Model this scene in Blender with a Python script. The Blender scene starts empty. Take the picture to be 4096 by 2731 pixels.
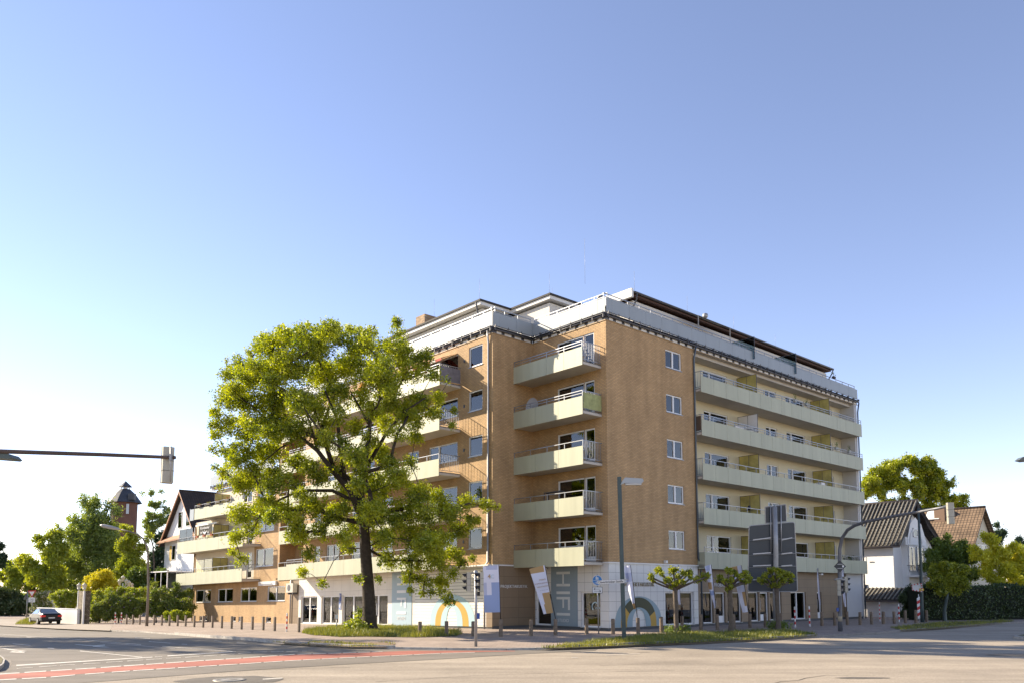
import bpy, bmesh, math, random
from mathutils import Vector, Matrix, noise
random.seed(7)
S = bpy.context.scene
# ------------------------------------------------------------------ camera
F, PX, PY, CH = 3190.0, 2048.0, 2064.0, 2.2          # measured from the photograph (4096 x 2731 px)
TH = math.atan(F/34000.0)
cd = bpy.data.cameras.new('camera'); cam = bpy.data.objects.new('camera', cd); S.collection.objects.link(cam)
cam.location = (0, 0, CH); cam.rotation_euler = (math.pi/2+TH, 0, 0)
cd.sensor_width = 36; cd.lens = F/4096*36; cd.shift_y = (PY-1365.5)/4096
cd.clip_start = .1; cd.clip_end = 3000
S.camera = cam
# ------------------------------------------------------------------ light
SUNV = Vector((-2.139, .89, 1.2)).normalized()
EL = math.asin(SUNV.z)
w = bpy.data.worlds.new('World'); S.world = w; w.use_nodes = True
nt = w.node_tree; bgn = nt.nodes['Background']
sky = nt.nodes.new('ShaderNodeTexSky'); sky.sky_type = 'NISHITA'; sky.sun_disc = False
sky.sun_elevation = EL; sky.sun_rotation = math.atan2(SUNV.x, SUNV.y)
sky.air_density = .8; sky.dust_density = .0; sky.ozone_density = 2.0; sky.altitude = 0
wb_ = nt.nodes.new('ShaderNodeMix'); wb_.data_type = 'RGBA'; wb_.blend_type = 'MULTIPLY'; wb_.inputs['Factor'].default_value = 1; wb_.inputs['B'].default_value = (1.14, .905, .86, 1)
nt.links.new(sky.outputs[0], wb_.inputs['A']); nt.links.new(wb_.outputs['Result'], bgn.inputs[0]); bgn.inputs[1].default_value = .13
sd = bpy.data.lights.new('sun', 'SUN'); sd.energy = 5.0; sd.angle = math.radians(.5); sd.color = (1, .86, .66)
sun = bpy.data.objects.new('sun', sd); S.collection.objects.link(sun)
sun.rotation_euler = SUNV.to_track_quat('Z', 'Y').to_euler(); sun.location = (-60, 20, 60)
S.view_settings.view_transform = 'Standard'; S.view_settings.look = 'None'
S.view_settings.exposure = 1.3; S.view_settings.gamma = 1
# ------------------------------------------------------------------ frames
AU = math.atan2(F/math.cos(TH), 3582)
DU = Vector((math.cos(AU), math.sin(AU), 0)); DV = Vector((-DU.y, DU.x, 0))
C0 = Vector((5.43103, 44.93543, 0))
RX = Vector((1, 0, 0)); UP = Vector((0, -math.sin(TH), math.cos(TH))); FW = Vector((0, math.cos(TH), math.sin(TH)))
def gz(x, y):
    v = (Vector((x, y, 0))-C0).dot(DV)
    return -.0173*min(max(v-6, 0), 48)
def ray(x, y): return FW+RX*((x-PX)/F)-UP*((y-PY)/F)
def at(x, y, h=0.0):
    z = h
    for i in range(9):
        r = ray(x, y); P = Vector((0, 0, CH))+r*((z-CH)/r.z); z = gz(P.x, P.y)+h
    return Vector((P.x, P.y, z))
def dp(x, y, depth):
    return Vector((0, 0, CH))+ray(x, y)*depth
def BW(u, v, z=0): return C0+DU*u+DV*v+Vector((0, 0, z))
def loc(P): q = P-C0; return q.dot(DU), q.dot(DV)
# ------------------------------------------------------------------ materials
MATS = {}
def mat(name, col, rough=.7, metal=0, var=0, vscale=1.0, spec=.4, bump=0, bscale=20, emit=0, coat=0, var2=None, stretch=None):
    if name in MATS: return MATS[name]
    m = bpy.data.materials.new(name); m.use_nodes = True; t = m.node_tree; b = t.nodes['Principled BSDF']
    b.inputs['Base Color'].default_value = (*col, 1); b.inputs['Roughness'].default_value = rough
    b.inputs['Metallic'].default_value = metal; b.inputs['Specular IOR Level'].default_value = spec
    if coat: b.inputs['Coat Weight'].default_value = coat
    tc = t.nodes.new('ShaderNodeTexCoord')
    if var:
        n = t.nodes.new('ShaderNodeTexNoise'); n.inputs['Scale'].default_value = vscale; n.inputs['Detail'].default_value = 6
        n.inputs['Roughness'].default_value = .65
        if stretch:
            mp = t.nodes.new('ShaderNodeMapping'); mp.inputs['Scale'].default_value = stretch
            t.links.new(tc.outputs['Object'], mp.inputs[0]); t.links.new(mp.outputs[0], n.inputs['Vector'])
        else: t.links.new(tc.outputs['Object'], n.inputs['Vector'])
        r = t.nodes.new('ShaderNodeMix'); r.data_type = 'RGBA'
        c2 = var2 if var2 else tuple(c*(1-var) for c in col)
        r.inputs['A'].default_value = (*c2, 1); r.inputs['B'].default_value = (*[min(1, c*(1+var*.6)) for c in col], 1)
        mr = t.nodes.new('ShaderNodeMapRange'); mr.inputs[1].default_value = .3; mr.inputs[2].default_value = .7
        t.links.new(n.outputs['Fac'], mr.inputs[0]); t.links.new(mr.outputs[0], r.inputs['Factor'])
        t.links.new(r.outputs['Result'], b.inputs['Base Color'])
    if bump:
        n2 = t.nodes.new('ShaderNodeTexNoise'); n2.inputs['Scale'].default_value = bscale; n2.inputs['Detail'].default_value = 4
        t.links.new(tc.outputs['Object'], n2.inputs['Vector'])
        bp = t.nodes.new('ShaderNodeBump'); bp.inputs['Strength'].default_value = bump; bp.inputs['Distance'].default_value = .02
        t.links.new(n2.outputs['Fac'], bp.inputs['Height']); t.links.new(bp.outputs[0], b.inputs['Normal'])
    if emit:
        b.inputs['Emission Color'].default_value = (*col, 1); b.inputs['Emission Strength'].default_value = emit
    MATS[name] = m; return m
def tiles(name, c1, c2, mortar, bw, bh, ms, off=.5, rough=.8, dirt=.15, bump=.3, dscale=.6):
    """brick / tile pattern laid out in the faces' own metre UVs"""
    m = bpy.data.materials.new(name); m.use_nodes = True; t = m.node_tree; b = t.nodes['Principled BSDF']
    b.inputs['Roughness'].default_value = rough; b.inputs['Specular IOR Level'].default_value = .3
    uv = t.nodes.new('ShaderNodeUVMap'); br = t.nodes.new('ShaderNodeTexBrick')
    br.offset = off; br.inputs['Scale'].default_value = 1; br.inputs['Mortar Size'].default_value = ms
    br.inputs['Mortar Smooth'].default_value = .2; br.inputs['Brick Width'].default_value = bw; br.inputs['Row Height'].default_value = bh
    br.inputs['Color1'].default_value = (*c1, 1); br.inputs['Color2'].default_value = (*c2, 1); br.inputs['Mortar'].default_value = (*mortar, 1)
    t.links.new(uv.outputs[0], br.inputs['Vector'])
    tc = t.nodes.new('ShaderNodeTexCoord'); n = t.nodes.new('ShaderNodeTexNoise'); n.inputs['Scale'].default_value = dscale
    n.inputs['Detail'].default_value = 8; n.inputs['Roughness'].default_value = .7
    t.links.new(tc.outputs['Object'], n.inputs['Vector'])
    mx = t.nodes.new('ShaderNodeMix'); mx.data_type = 'RGBA'; mx.blend_type = 'MULTIPLY'; mx.inputs['Factor'].default_value = 1
    mr = t.nodes.new('ShaderNodeMapRange'); mr.inputs[1].default_value = .3; mr.inputs[2].default_value = .7
    mr.inputs[3].default_value = 1-dirt; mr.inputs[4].default_value = 1+dirt*.5
    mp = t.nodes.new('ShaderNodeMapping'); mp.inputs['Scale'].default_value = (1.6, 1.6, .13); n2 = t.nodes.new('ShaderNodeTexNoise'); n2.inputs['Scale'].default_value = 1; n2.inputs['Detail'].default_value = 5
    t.links.new(tc.outputs['Object'], mp.inputs[0]); t.links.new(mp.outputs[0], n2.inputs['Vector'])
    mr2 = t.nodes.new('ShaderNodeMapRange'); mr2.inputs[1].default_value = .35; mr2.inputs[2].default_value = .7; mr2.inputs[3].default_value = 1+dirt*.25; mr2.inputs[4].default_value = 1-dirt*.7
    t.links.new(n2.outputs['Fac'], mr2.inputs[0]); mu = t.nodes.new('ShaderNodeMath'); mu.operation = 'MULTIPLY'
    t.links.new(n.outputs['Fac'], mr.inputs[0]); t.links.new(mr.outputs[0], mu.inputs[0]); t.links.new(mr2.outputs[0], mu.inputs[1]); t.links.new(br.outputs['Color'], mx.inputs['A']); t.links.new(mu.outputs[0], mx.inputs['B'])
    t.links.new(mx.outputs['Result'], b.inputs['Base Color'])
    bp = t.nodes.new('ShaderNodeBump'); bp.inputs['Strength'].default_value = bump; bp.inputs['Distance'].default_value = .01; bp.invert = True
    t.links.new(br.outputs['Fac'], bp.inputs['Height']); t.links.new(bp.outputs[0], b.inputs['Normal'])
    MATS[name] = m; return m
def leafmat(name, c1, c2, trans=.5, nscale=.5, tcol=None):
    m = bpy.data.materials.new(name); m.use_nodes = True; t = m.node_tree
    for n in list(t.nodes):
        if n.type == 'BSDF_PRINCIPLED': t.nodes.remove(n)
    out = [n for n in t.nodes if n.type == 'OUTPUT_MATERIAL'][0]
    gi = t.nodes.new('ShaderNodeNewGeometry'); rp = t.nodes.new('ShaderNodeMix'); rp.data_type = 'RGBA'
    rp.inputs['A'].default_value = (*c1, 1); rp.inputs['B'].default_value = (*c2, 1)
    tc = t.nodes.new('ShaderNodeTexCoord'); n = t.nodes.new('ShaderNodeTexNoise'); n.inputs['Scale'].default_value = nscale
    t.links.new(tc.outputs['Object'], n.inputs['Vector'])
    ma = t.nodes.new('ShaderNodeMath'); ma.operation = 'MULTIPLY_ADD'; ma.inputs[1].default_value = .55
    t.links.new(gi.outputs['Random Per Island'], ma.inputs[0]); 
    mb = t.nodes.new('ShaderNodeMapRange'); mb.inputs[1].default_value = .35; mb.inputs[2].default_value = .65; mb.inputs[4].default_value = .45
    t.links.new(n.outputs['Fac'], mb.inputs[0]); t.links.new(mb.outputs[0], ma.inputs[2]); t.links.new(ma.outputs[0], rp.inputs['Factor'])
    d = t.nodes.new('ShaderNodeBsdfDiffuse'); tr = t.nodes.new('ShaderNodeBsdfTranslucent'); g = t.nodes.new('ShaderNodeBsdfGlossy')
    g.inputs['Roughness'].default_value = .45; g.inputs['Color'].default_value = (1, 1, 1, 1)
    hs = t.nodes.new('ShaderNodeMix'); hs.data_type = 'RGBA'; hs.blend_type = 'MULTIPLY'; hs.inputs['Factor'].default_value = 1
    hs.inputs['B'].default_value = (*(tcol or (1.6, 1.45, .35)), 1)
    t.links.new(rp.outputs['Result'], d.inputs['Color']); t.links.new(rp.outputs['Result'], hs.inputs['A']); t.links.new(hs.outputs['Result'], tr.inputs['Color'])
    m1 = t.nodes.new('ShaderNodeMixShader'); m1.inputs[0].default_value = trans
    m2 = t.nodes.new('ShaderNodeMixShader'); m2.inputs[0].default_value = .04
    t.links.new(d.outputs[0], m1.inputs[1]); t.links.new(tr.outputs[0], m1.inputs[2])
    t.links.new(m1.outputs[0], m2.inputs[1]); t.links.new(g.outputs[0], m2.inputs[2]); t.links.new(m2.outputs[0], out.inputs[0])
    MATS[name] = m; return m
def glassmat(name, tint=(.86, .88, .88), ior=1.9, rough=.0):
    m = bpy.data.materials.new(name); m.use_nodes = True; t = m.node_tree
    for n in list(t.nodes):
        if n.type == 'BSDF_PRINCIPLED': t.nodes.remove(n)
    out = [n for n in t.nodes if n.type == 'OUTPUT_MATERIAL'][0]
    tr = t.nodes.new('ShaderNodeBsdfTransparent'); tr.inputs[0].default_value = (*tint, 1)
    g = t.nodes.new('ShaderNodeBsdfGlossy'); g.inputs['Roughness'].default_value = rough
    fr = t.nodes.new('ShaderNodeFresnel'); fr.inputs[0].default_value = ior
    mx = t.nodes.new('ShaderNodeMixShader'); t.links.new(fr.outputs[0], mx.inputs[0])
    t.links.new(tr.outputs[0], mx.inputs[1]); t.links.new(g.outputs[0], mx.inputs[2]); t.links.new(mx.outputs[0], out.inputs[0])
    MATS[name] = m; return m
brick = tiles('ochre brick', (.55, .355, .17), (.46, .29, .135), (.28, .20, .125), .27, .085, .013, dirt=.2, bump=.5)
chbrick = tiles('chimney brick', (.42, .26, .13), (.2, .12, .07), (.3, .24, .17), .3, .1, .015)
whitetile = tiles('white cladding tiles', (.66, .655, .63), (.63, .63, .61), (.1, .1, .1), .62, .545, .007, off=0, rough=.35, dirt=.05, bump=.1)
creamtile = tiles('cream cladding tiles', (.72, .68, .6), (.70, .66, .58), (.36, .33, .28), 1.25, .84, .008, off=0, rough=.45, dirt=.05, bump=.1)
browntile = tiles('brown cladding tiles', (.25, .185, .12), (.235, .172, .112), (.09, .065, .045), 1.2, .62, .007, off=0, rough=.45, dirt=.08, bump=.1)
lamella = tiles('white lamella siding', (.74, .72, .66), (.74, .72, .66), (.1, .1, .1), 40, .2, .012, off=0, rough=.45, dirt=.05, bump=.4)
paver = tiles('pinkish pavers', (.40, .315, .255), (.34, .27, .22), (.22, .18, .15), .22, .11, .008, rough=.9, dirt=.22, bump=.15, dscale=.35)
kerbm = tiles('kerb stone', (.5, .46, .4), (.40, .37, .33), (.12, .11, .09), 1.0, 5.0, .02, off=0, rough=.85, dirt=.3, dscale=3)
def asphalt(name, c, dirt=.12, fine=.25, scale=.25):
    m = bpy.data.materials.new(name); m.use_nodes = True; t = m.node_tree; b = t.nodes['Principled BSDF']
    b.inputs['Roughness'].default_value = .85; b.inputs['Specular IOR Level'].default_value = .25
    tc = t.nodes.new('ShaderNodeTexCoord')
    def nz(sc, det, lo, hi, a, bb, mp=None):
        n = t.nodes.new('ShaderNodeTexNoise'); n.inputs['Scale'].default_value = sc; n.inputs['Detail'].default_value = det; n.inputs['Roughness'].default_value = .7
        if mp:
            mpn = t.nodes.new('ShaderNodeMapping'); mpn.inputs['Scale'].default_value = mp; mpn.inputs['Rotation'].default_value = (0, 0, -AU)
            t.links.new(tc.outputs['Object'], mpn.inputs[0]); t.links.new(mpn.outputs[0], n.inputs['Vector'])
        else: t.links.new(tc.outputs['Object'], n.inputs['Vector'])
        mr = t.nodes.new('ShaderNodeMapRange'); mr.inputs[1].default_value = lo; mr.inputs[2].default_value = hi; mr.inputs[3].default_value = a; mr.inputs[4].default_value = bb
        t.links.new(n.outputs['Fac'], mr.inputs[0]); return mr
    a1 = nz(scale, 8, .3, .7, 1-dirt, 1+dirt*.6); a2 = nz(30, 3, .3, .7, 1-fine, 1+fine); a3 = nz(.5, 6, .35, .65, 1-dirt*1.0, 1+dirt*.6, (.12, 1.3, 1))
    m1 = t.nodes.new('ShaderNodeMath'); m1.operation = 'MULTIPLY'; t.links.new(a1.outputs[0], m1.inputs[0]); t.links.new(a2.outputs[0], m1.inputs[1])
    m2 = t.nodes.new('ShaderNodeMath'); m2.operation = 'MULTIPLY'; t.links.new(m1.outputs[0], m2.inputs[0]); t.links.new(a3.outputs[0], m2.inputs[1])
    mx = t.nodes.new('ShaderNodeMix'); mx.data_type = 'RGBA'; mx.blend_type = 'MULTIPLY'; mx.inputs['Factor'].default_value = 1
    mx.inputs['A'].default_value = (*c, 1); t.links.new(m2.outputs[0], mx.inputs['B']); t.links.new(mx.outputs['Result'], b.inputs['Base Color'])
    bp = t.nodes.new('ShaderNodeBump'); bp.inputs['Strength'].default_value = .25; bp.inputs['Distance'].default_value = .01
    t.links.new(a2.outputs[0], bp.inputs['Height']); t.links.new(bp.outputs[0], b.inputs['Normal'])
    MATS[name] = m; return m
road_light = asphalt('worn light asphalt', (.36, .305, .235), dirt=.2, fine=.32)
road_grey = asphalt('grey asphalt', (.205, .18, .148), fine=.22, dirt=.2)
red_lane = asphalt('red cycle lane asphalt', (.40, .15, .11), fine=.15, dirt=.25)
earth = mat('bare soil', (.22, .15, .09), .95, var=.35, vscale=1.5, bump=.5)
turf = mat('turf soil', (.10, .095, .035), .95, var=.5, vscale=2.5, bump=.5, var2=(.13, .10, .05))
paint = mat('road paint', (.62, .58, .50), .7, var=.35, vscale=6)
panel = mat('cream green balcony panel', (.42, .425, .305), .5, var=.12, vscale=1, stretch=(1.2, 1.2, .12))
panelgap = mat('dark panel joint', (.12, .12, .08), .8)
gpanel = mat('pale grey parapet panel', (.29, .32, .335), .4, var=.08, vscale=1, stretch=(1.2, 1.2, .12))
greyp = mat('galvanised rail', (.30, .31, .33), .4, .6)
dkmetal = mat('dark zinc', (.10, .10, .11), .5, .3, var=.3, vscale=3)
white = mat('white plastic frame', (.74, .74, .73), .4)
wstone = mat('white painted concrete', (.70, .69, .66), .7, var=.08, vscale=.7)
render_cream = mat('cream yellow render', (.64, .585, .42), .85, var=.06, vscale=.6, bump=.1)
render_white = mat('white render', (.76, .75, .73), .85, var=.05, vscale=.5, bump=.1)
render_grey = mat('grey white render', (.58, .57, .55), .85, var=.08, vscale=.5)
soffit = mat('concrete soffit', (.50, .46, .40), .85, var=.14, vscale=.5)
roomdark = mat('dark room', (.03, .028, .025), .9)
curtain = mat('white net curtain', (.78, .78, .78), .9, var=.08, vscale=2)
frosted = mat('frosted film', (.50, .54, .50), .5)
amber = mat('amber textured glass', (.50, .42, .13), .25, var=.35, vscale=1.2, coat=.5)
roofdark = mat('dark roof felt', (.045, .042, .04), .8, var=.3, vscale=1)
pane = glassmat('window glass'); shopglass = glassmat('shop glass', (.55, .58, .58), 2.2)
bluegrey = mat('blue grey sign panel', (.33, .43, .49), .45)
blueg2 = mat('shaded sign grey', (.20, .25, .28), .45)
arch_b = mat('pale blue arch', (.36, .52, .56), .5); arch_g = mat('golden arch', (.46, .28, .045), .5)
arch_d = mat('dark olive arch', (.05, .055, .025), .5); arch_s = mat('slate blue arch', (.25, .34, .38), .5)
lettw = mat('white lettering', (.72, .72, .72), .5); letgold = mat('dull gold lettering', (.28, .22, .12), .5); blackp = mat('black paint', (.02, .02, .02), .5)
letblue = mat('pale blue lettering', (.40, .56, .62), .5)
bark = mat('oak bark', (.055, .042, .03), .95, var=.5, vscale=5, bump=1, bscale=12)
bark2 = mat('grey bark', (.13, .105, .08), .95, var=.4, vscale=5, bump=.8, bscale=14)
steel = mat('galvanised pole', (.33, .33, .33), .45, .5, var=.2, vscale=2)
greenpole = mat('grey green painted pole', (.06, .085, .085), .45, .2, var=.2, vscale=2)
rust = mat('weathered rusty arm', (.09, .065, .055), .6, .3, var=.35, vscale=3)
signalbox = mat('beige grey signal housing', (.40, .38, .31), .5, var=.1, vscale=3)
blk = mat('black signal plastic', (.012, .012, .014), .4)
signback = mat('dark grey sign back', (.07, .078, .085), .5, .2, var=.1, vscale=1)
signedge = mat('sign aluminium edge', (.42, .42, .42), .45, .5)
signwhite = mat('sign white', (.68, .68, .66), .4); signblue = mat('sign blue', (.02, .17, .42), .35); signred = mat('sign red', (.5, .03, .03), .4)
concrete = mat('bollard concrete', (.23, .185, .145), .9, var=.35, vscale=9, bump=.5, bscale=40)
wood = mat('weathered wood post', (.20, .15, .105), .9, var=.4, vscale=8, bump=.5)
flagw = mat('white flag cloth', (.68, .68, .76), .8); flagb = mat('pale blue flag print', (.30, .37, .56), .8); flagg = mat('light gold flag print', (.45, .29, .13), .8)
flagb2 = mat('lavender flag print', (.46, .49, .63), .8)
tilebrown = tiles('brown roof tiles', (.26, .18, .115), (.19, .13, .085), (.05, .035, .025), .3, .34, .03, off=0, dirt=.35, bump=1)
tiledark = tiles('dark pantiles', (.12, .11, .095), (.09, .082, .07), (.025, .02, .018), .33, .36, .07, off=0, dirt=.2, bump=1)
tileblack = tiles('black roof tiles', (.055, .042, .035), (.04, .03, .026), (.015, .012, .01), .3, .35, .02, off=0, dirt=.3)
towerbrick = mat('red tower brick', (.15, .075, .055), .85, var=.2, vscale=.5); slate = mat('slate roof', (.05, .055, .065), .5, var=.2, vscale=.5)  # tower brick darkened so that its shade sits in the colour
L_oak = leafmat('oak leaves', (.055, .11, .008), (.51, .52, .018), .45, .8, (1.45, 1.45, .3))  # dark and bright leaf tones painted after shaded and sunlit foliage
L_lind = leafmat('linden leaves', (.06, .11, .015), (.42, .44, .03), .35, 1.8)  # bright end of the leaf colour stands in for patches of sunlight
L_mid = leafmat('mid green leaves', (.07, .13, .025), (.22, .29, .05), .4, .3)
L_birch = leafmat('birch leaves', (.12, .18, .05), (.30, .37, .09), .4, .3)
L_yel = leafmat('sunlit yellow leaves', (.36, .40, .02), (.68, .64, .04), .4, .4)  # yellow sunlight on the tree is put into the leaf colour
L_gold = leafmat('laburnum blossom', (.42, .40, .015), (.62, .56, .03), .3, .4)
L_lime = leafmat('lime leaves', (.15, .22, .025), (.42, .46, .04), .4, .4)
L_dark = leafmat('dark hedge leaves', (.03, .055, .02), (.09, .13, .04), .2, .6)
L_con = leafmat('conifer needles', (.015, .045, .025), (.045, .085, .035), .15, .5)
L_hedge = leafmat('hedge leaves', (.08, .14, .025), (.30, .34, .06), .3, .4)
L_blos = leafmat('cream blossom', (.65, .58, .42), (.75, .70, .55), .3, .4, (1, 1, 1))
L_pur = leafmat('lilac blossom', (.35, .25, .40), (.55, .42, .55), .3, .4, (1, 1, 1))
L_grass = leafmat('grass blades', (.06, .10, .015), (.30, .29, .05), .35, .6)
# ------------------------------------------------------------------ mesh helpers
def warp(p):
    u, v, z = p
    if v > 6:
        h = .84 if z < 3.7 else max(0, .84*(1-(z-3.7)/5.8))
        z -= min((v-6)/48, 1)*h
    return (u, v, z)
class MB:
    def __init__(s): s.v = []; s.f = []; s.m = []; s.sm = []
    def poly(s, pts, m=0, sm=False):
        i = len(s.v); s.v += [tuple(p) for p in pts]; s.f.append(tuple(range(i, i+len(pts)))); s.m.append(m); s.sm.append(sm)
    def box(s, x0, x1, y0, y1, z0, z1, m=0):
        if x0 > x1: x0, x1 = x1, x0
        if y0 > y1: y0, y1 = y1, y0
        c = [(x, y, z) for z in (z0, z1) for y in (y0, y1) for x in (x0, x1)]
        for q in ((0, 2, 3, 1), (4, 5, 7, 6), (0, 1, 5, 4), (2, 6, 7, 3), (0, 4, 6, 2), (1, 3, 7, 5)): s.poly([c[k] for k in q], m)
    def prism(s, ring, off, m=0):
        off = Vector(off); a = [Vector(p) for p in ring]; b = [p+off for p in a]; n = len(a)
        s.poly(a, m); s.poly(b[::-1], m)
        for i in range(n): s.poly([a[i], b[i], b[(i+1) % n], a[(i+1) % n]], m)
    def tube(s, pts, rad, n=8, m=0, cap=True, sm=True):
        pts = [Vector(p) for p in pts]
        if not hasattr(rad, '__len__'): rad = [rad]*len(pts)
        base = len(s.v); prev = None
        for i, p in enumerate(pts):
            d = (pts[min(i+1, len(pts)-1)]-pts[max(i-1, 0)])
            d = d.normalized() if d.length > 1e-9 else Vector((0, 0, 1))
            if prev is None:
                a = d.orthogonal().normalized()
            else:
                a = prev-d*prev.dot(d); a = a.normalized() if a.length > 1e-6 else d.orthogonal().normalized()
            prev = a; b = d.cross(a)
            for k in range(n):
                t = 2*math.pi*k/n; s.v.append(tuple(p+(a*math.cos(t)+b*math.sin(t))*rad[i]))
        for i in range(len(pts)-1):
            for k in range(n):
                k2 = (k+1) % n
                s.f.append((base+i*n+k, base+i*n+k2, base+(i+1)*n+k2, base+(i+1)*n+k)); s.m.append(m); s.sm.append(sm)
        if cap:
            s.f.append(tuple(base+k for k in range(n))[::-1]); s.m.append(m); s.sm.append(False)
            s.f.append(tuple(base+(len(pts)-1)*n+k for k in range(n))); s.m.append(m); s.sm.append(False)
    def lathe(s, c, prof, n=16, m=0, sm=True):
        c = Vector(c); base = len(s.v)
        for r, z in prof:
            for k in range(n):
                t = 2*math.pi*k/n; s.v.append((c.x+r*math.cos(t), c.y+r*math.sin(t), c.z+z))
        for i in range(len(prof)-1):
            for k in range(n):
                k2 = (k+1) % n
                s.f.append((base+i*n+k, base+i*n+k2, base+(i+1)*n+k2, base+(i+1)*n+k)); s.m.append(m); s.sm.append(sm)
    def build(s, name, mats, parent=None, wp=False, M=None, uv=True):
        me = bpy.data.meshes.new(name)
        vs = s.v
        if wp: vs = [warp(p) for p in vs]
        if M is not None: vs = [tuple(M @ Vector(p)) for p in vs]
        me.from_pydata(vs, [], s.f)
        if not isinstance(mats, (list, tuple)): mats = [mats]
        for x in mats: me.materials.append(x)
        me.polygons.foreach_set('material_index', s.m); me.polygons.foreach_set('use_smooth', s.sm)
        if uv:
            ul = me.uv_layers.new(name='uv'); V = s.v
            for p in me.polygons:
                n = p.normal
                if abs(n.z) > .75:
                    for li in p.loop_indices:
                        q = V[me.loops[li].vertex_index]; ul.data[li].uv = (q[0], q[1])
                else:
                    tx, ty = -n.y, n.x; l = math.hypot(tx, ty) or 1; tx /= l; ty /= l
                    sl = math.sqrt(max(1e-6, 1-n.z*n.z)) if abs(n.z) > .2 else 1
                    for li in p.loop_indices:
                        q = V[me.loops[li].vertex_index]; ul.data[li].uv = (q[0]*tx+q[1]*ty, q[2]/sl)
        me.update()
        o = bpy.data.objects.new(name, me); S.collection.objects.link(o)
        if parent: o.parent = parent
        return o
def tag(o, label=None, cat=None, group=None, kind=None):
    if label: o['label'] = label
    if cat: o['category'] = cat
    if group: o['group'] = group
    if kind: o['kind'] = kind
    return o
def empty(name, p, rz=0, label=None, cat=None, group=None):
    o = bpy.data.objects.new(name, None); S.collection.objects.link(o); o.location = p; o.rotation_euler = (0, 0, rz)
    o.empty_display_size = .3; tag(o, label, cat, group); return o
def copy_thing(o, parent=None):
    c = o.copy(); S.collection.objects.link(c)
    if parent: c.parent = parent
    for ch in list(o.children): copy_thing(ch, c)
    return c
def text_mb(name, txt, size, M, m, parent=None, depth=.01, align='CENTER', wp=False, sx=1, sp=1):
    """lettering as a thin solid mesh; M maps text x,y,z to the parent's space"""
    cu = bpy.data.curves.new(name, 'FONT'); cu.body = txt; cu.size = size; cu.extrude = depth/2; cu.align_x = align; cu.resolution_u = 3; cu.space_character = sp
    o = bpy.data.objects.new(name, cu); S.collection.objects.link(o)
    bpy.context.view_layer.update()
    me = bpy.data.meshes.new_from_object(o.evaluated_get(bpy.context.evaluated_depsgraph_get()))
    bpy.data.objects.remove(o); bpy.data.curves.remove(cu)
    for v in me.vertices:
        q = M @ Vector((v.co.x*sx, v.co.y, v.co.z)); v.co = Vector(warp(q)) if wp else q
    me.materials.clear(); me.materials.append(m); me.name = name
    o = bpy.data.objects.new(name, me); S.collection.objects.link(o)
    if parent: o.parent = parent
    return o
def M3(ex, ey, org):
    ex = Vector(ex); ey = Vector(ey); ez = ex.cross(ey)
    m = Matrix((ex, ey, ez)).transposed().to_4x4(); m.translation = Vector(org); return m
# ------------------------------------------------------------------ ground sheets
def sheet(name, pts, h, m, kind='structure', thick=0, uvrot=True):
    bm = bmesh.new(); vs = [bm.verts.new((p[0], p[1], 0)) for p in pts]
    f = bm.faces.new(vs); bmesh.ops.triangulate(bm, faces=[f])
    for vv in (6, 54):
        q = BW(0, vv)
        bmesh.ops.bisect_plane(bm, geom=bm.verts[:]+bm.edges[:]+bm.faces[:], plane_co=(q.x, q.y, 0), plane_no=DV)
    bmesh.ops.recalc_face_normals(bm, faces=bm.faces)
    if bm.faces and sum(f.normal.z for f in bm.faces) < 0: bmesh.ops.reverse_faces(bm, faces=bm.faces)
    ul = bm.loops.layers.uv.new('uv')
    for fa in bm.faces:
        for l in fa.loops: l[ul].uv = loc(l.vert.co)
    if thick:
        r = bmesh.ops.extrude_face_region(bm, geom=bm.faces[:])
        bmesh.ops.translate(bm, vec=(0, 0, -thick), verts=[v for v in r['geom'] if isinstance(v, bmesh.types.BMVert)])
    for v in bm.verts: v.co.z += gz(v.co.x, v.co.y)+h
    me = bpy.data.meshes.new(name); bm.to_mesh(me); bm.free(); me.materials.append(m)
    o = bpy.data.objects.new(name, me); S.collection.objects.link(o)
    if kind: o['kind'] = kind
    return o
RH = -.08   # road level below the pavement
KP = [(0, 2500.4), (149, 2510), (298, 2517), (446, 2522), (580, 2528), (700, 2537), (849, 2550), (968, 2558), (1078, 2569), (1206, 2579), (1400, 2590), (1578, 2594),
      (1787, 2597), (2025, 2599), (2256, 2594), (2400, 2589), (2569, 2581), (2800, 2572), (3060, 2559), (3269, 2547), (3500, 2535), (3597, 2525), (3762, 2513.5), (3995, 2495), (4096, 2489)]
KW = [at(x, y, RH) for x, y in KP]
farR = KW[-1]+DU*260; farL = KW[0]+DV*-3+Vector((-160, 10, 0))
sheet('ground', [(-1500, -300), (1500, -300), (1500, 1800), (-1500, 1800)], -.14, turf)
sheet('road', [(-200, -60), (240, -60), (farR.x+30, farR.y-60), farR]+KW[::-1]+[farL], RH, road_light)
sheet('pavement', [p for p in KW]+[farR, farR+DV*120, BW(-10, 190), BW(-120, 190), farL+Vector((0, 60, 0)), farL], 0, paver, thick=.09)
GP = [(312, 2731), (700, 2701), (1027, 2677), (1400, 2654.5), (1757, 2635), (2100, 2614), (2380, 2600)]
GW = [at(x, y, RH+.004) for x, y in GP]
edge = [p+(-p).normalized()*.12*1 for p in KW[:16]]
sheet('grey_road_surface', [(-13, 15), (-200, -20)]+[farL+Vector((0, -3, 0))]+edge+GW[::-1], RH+.004, road_grey)
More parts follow.
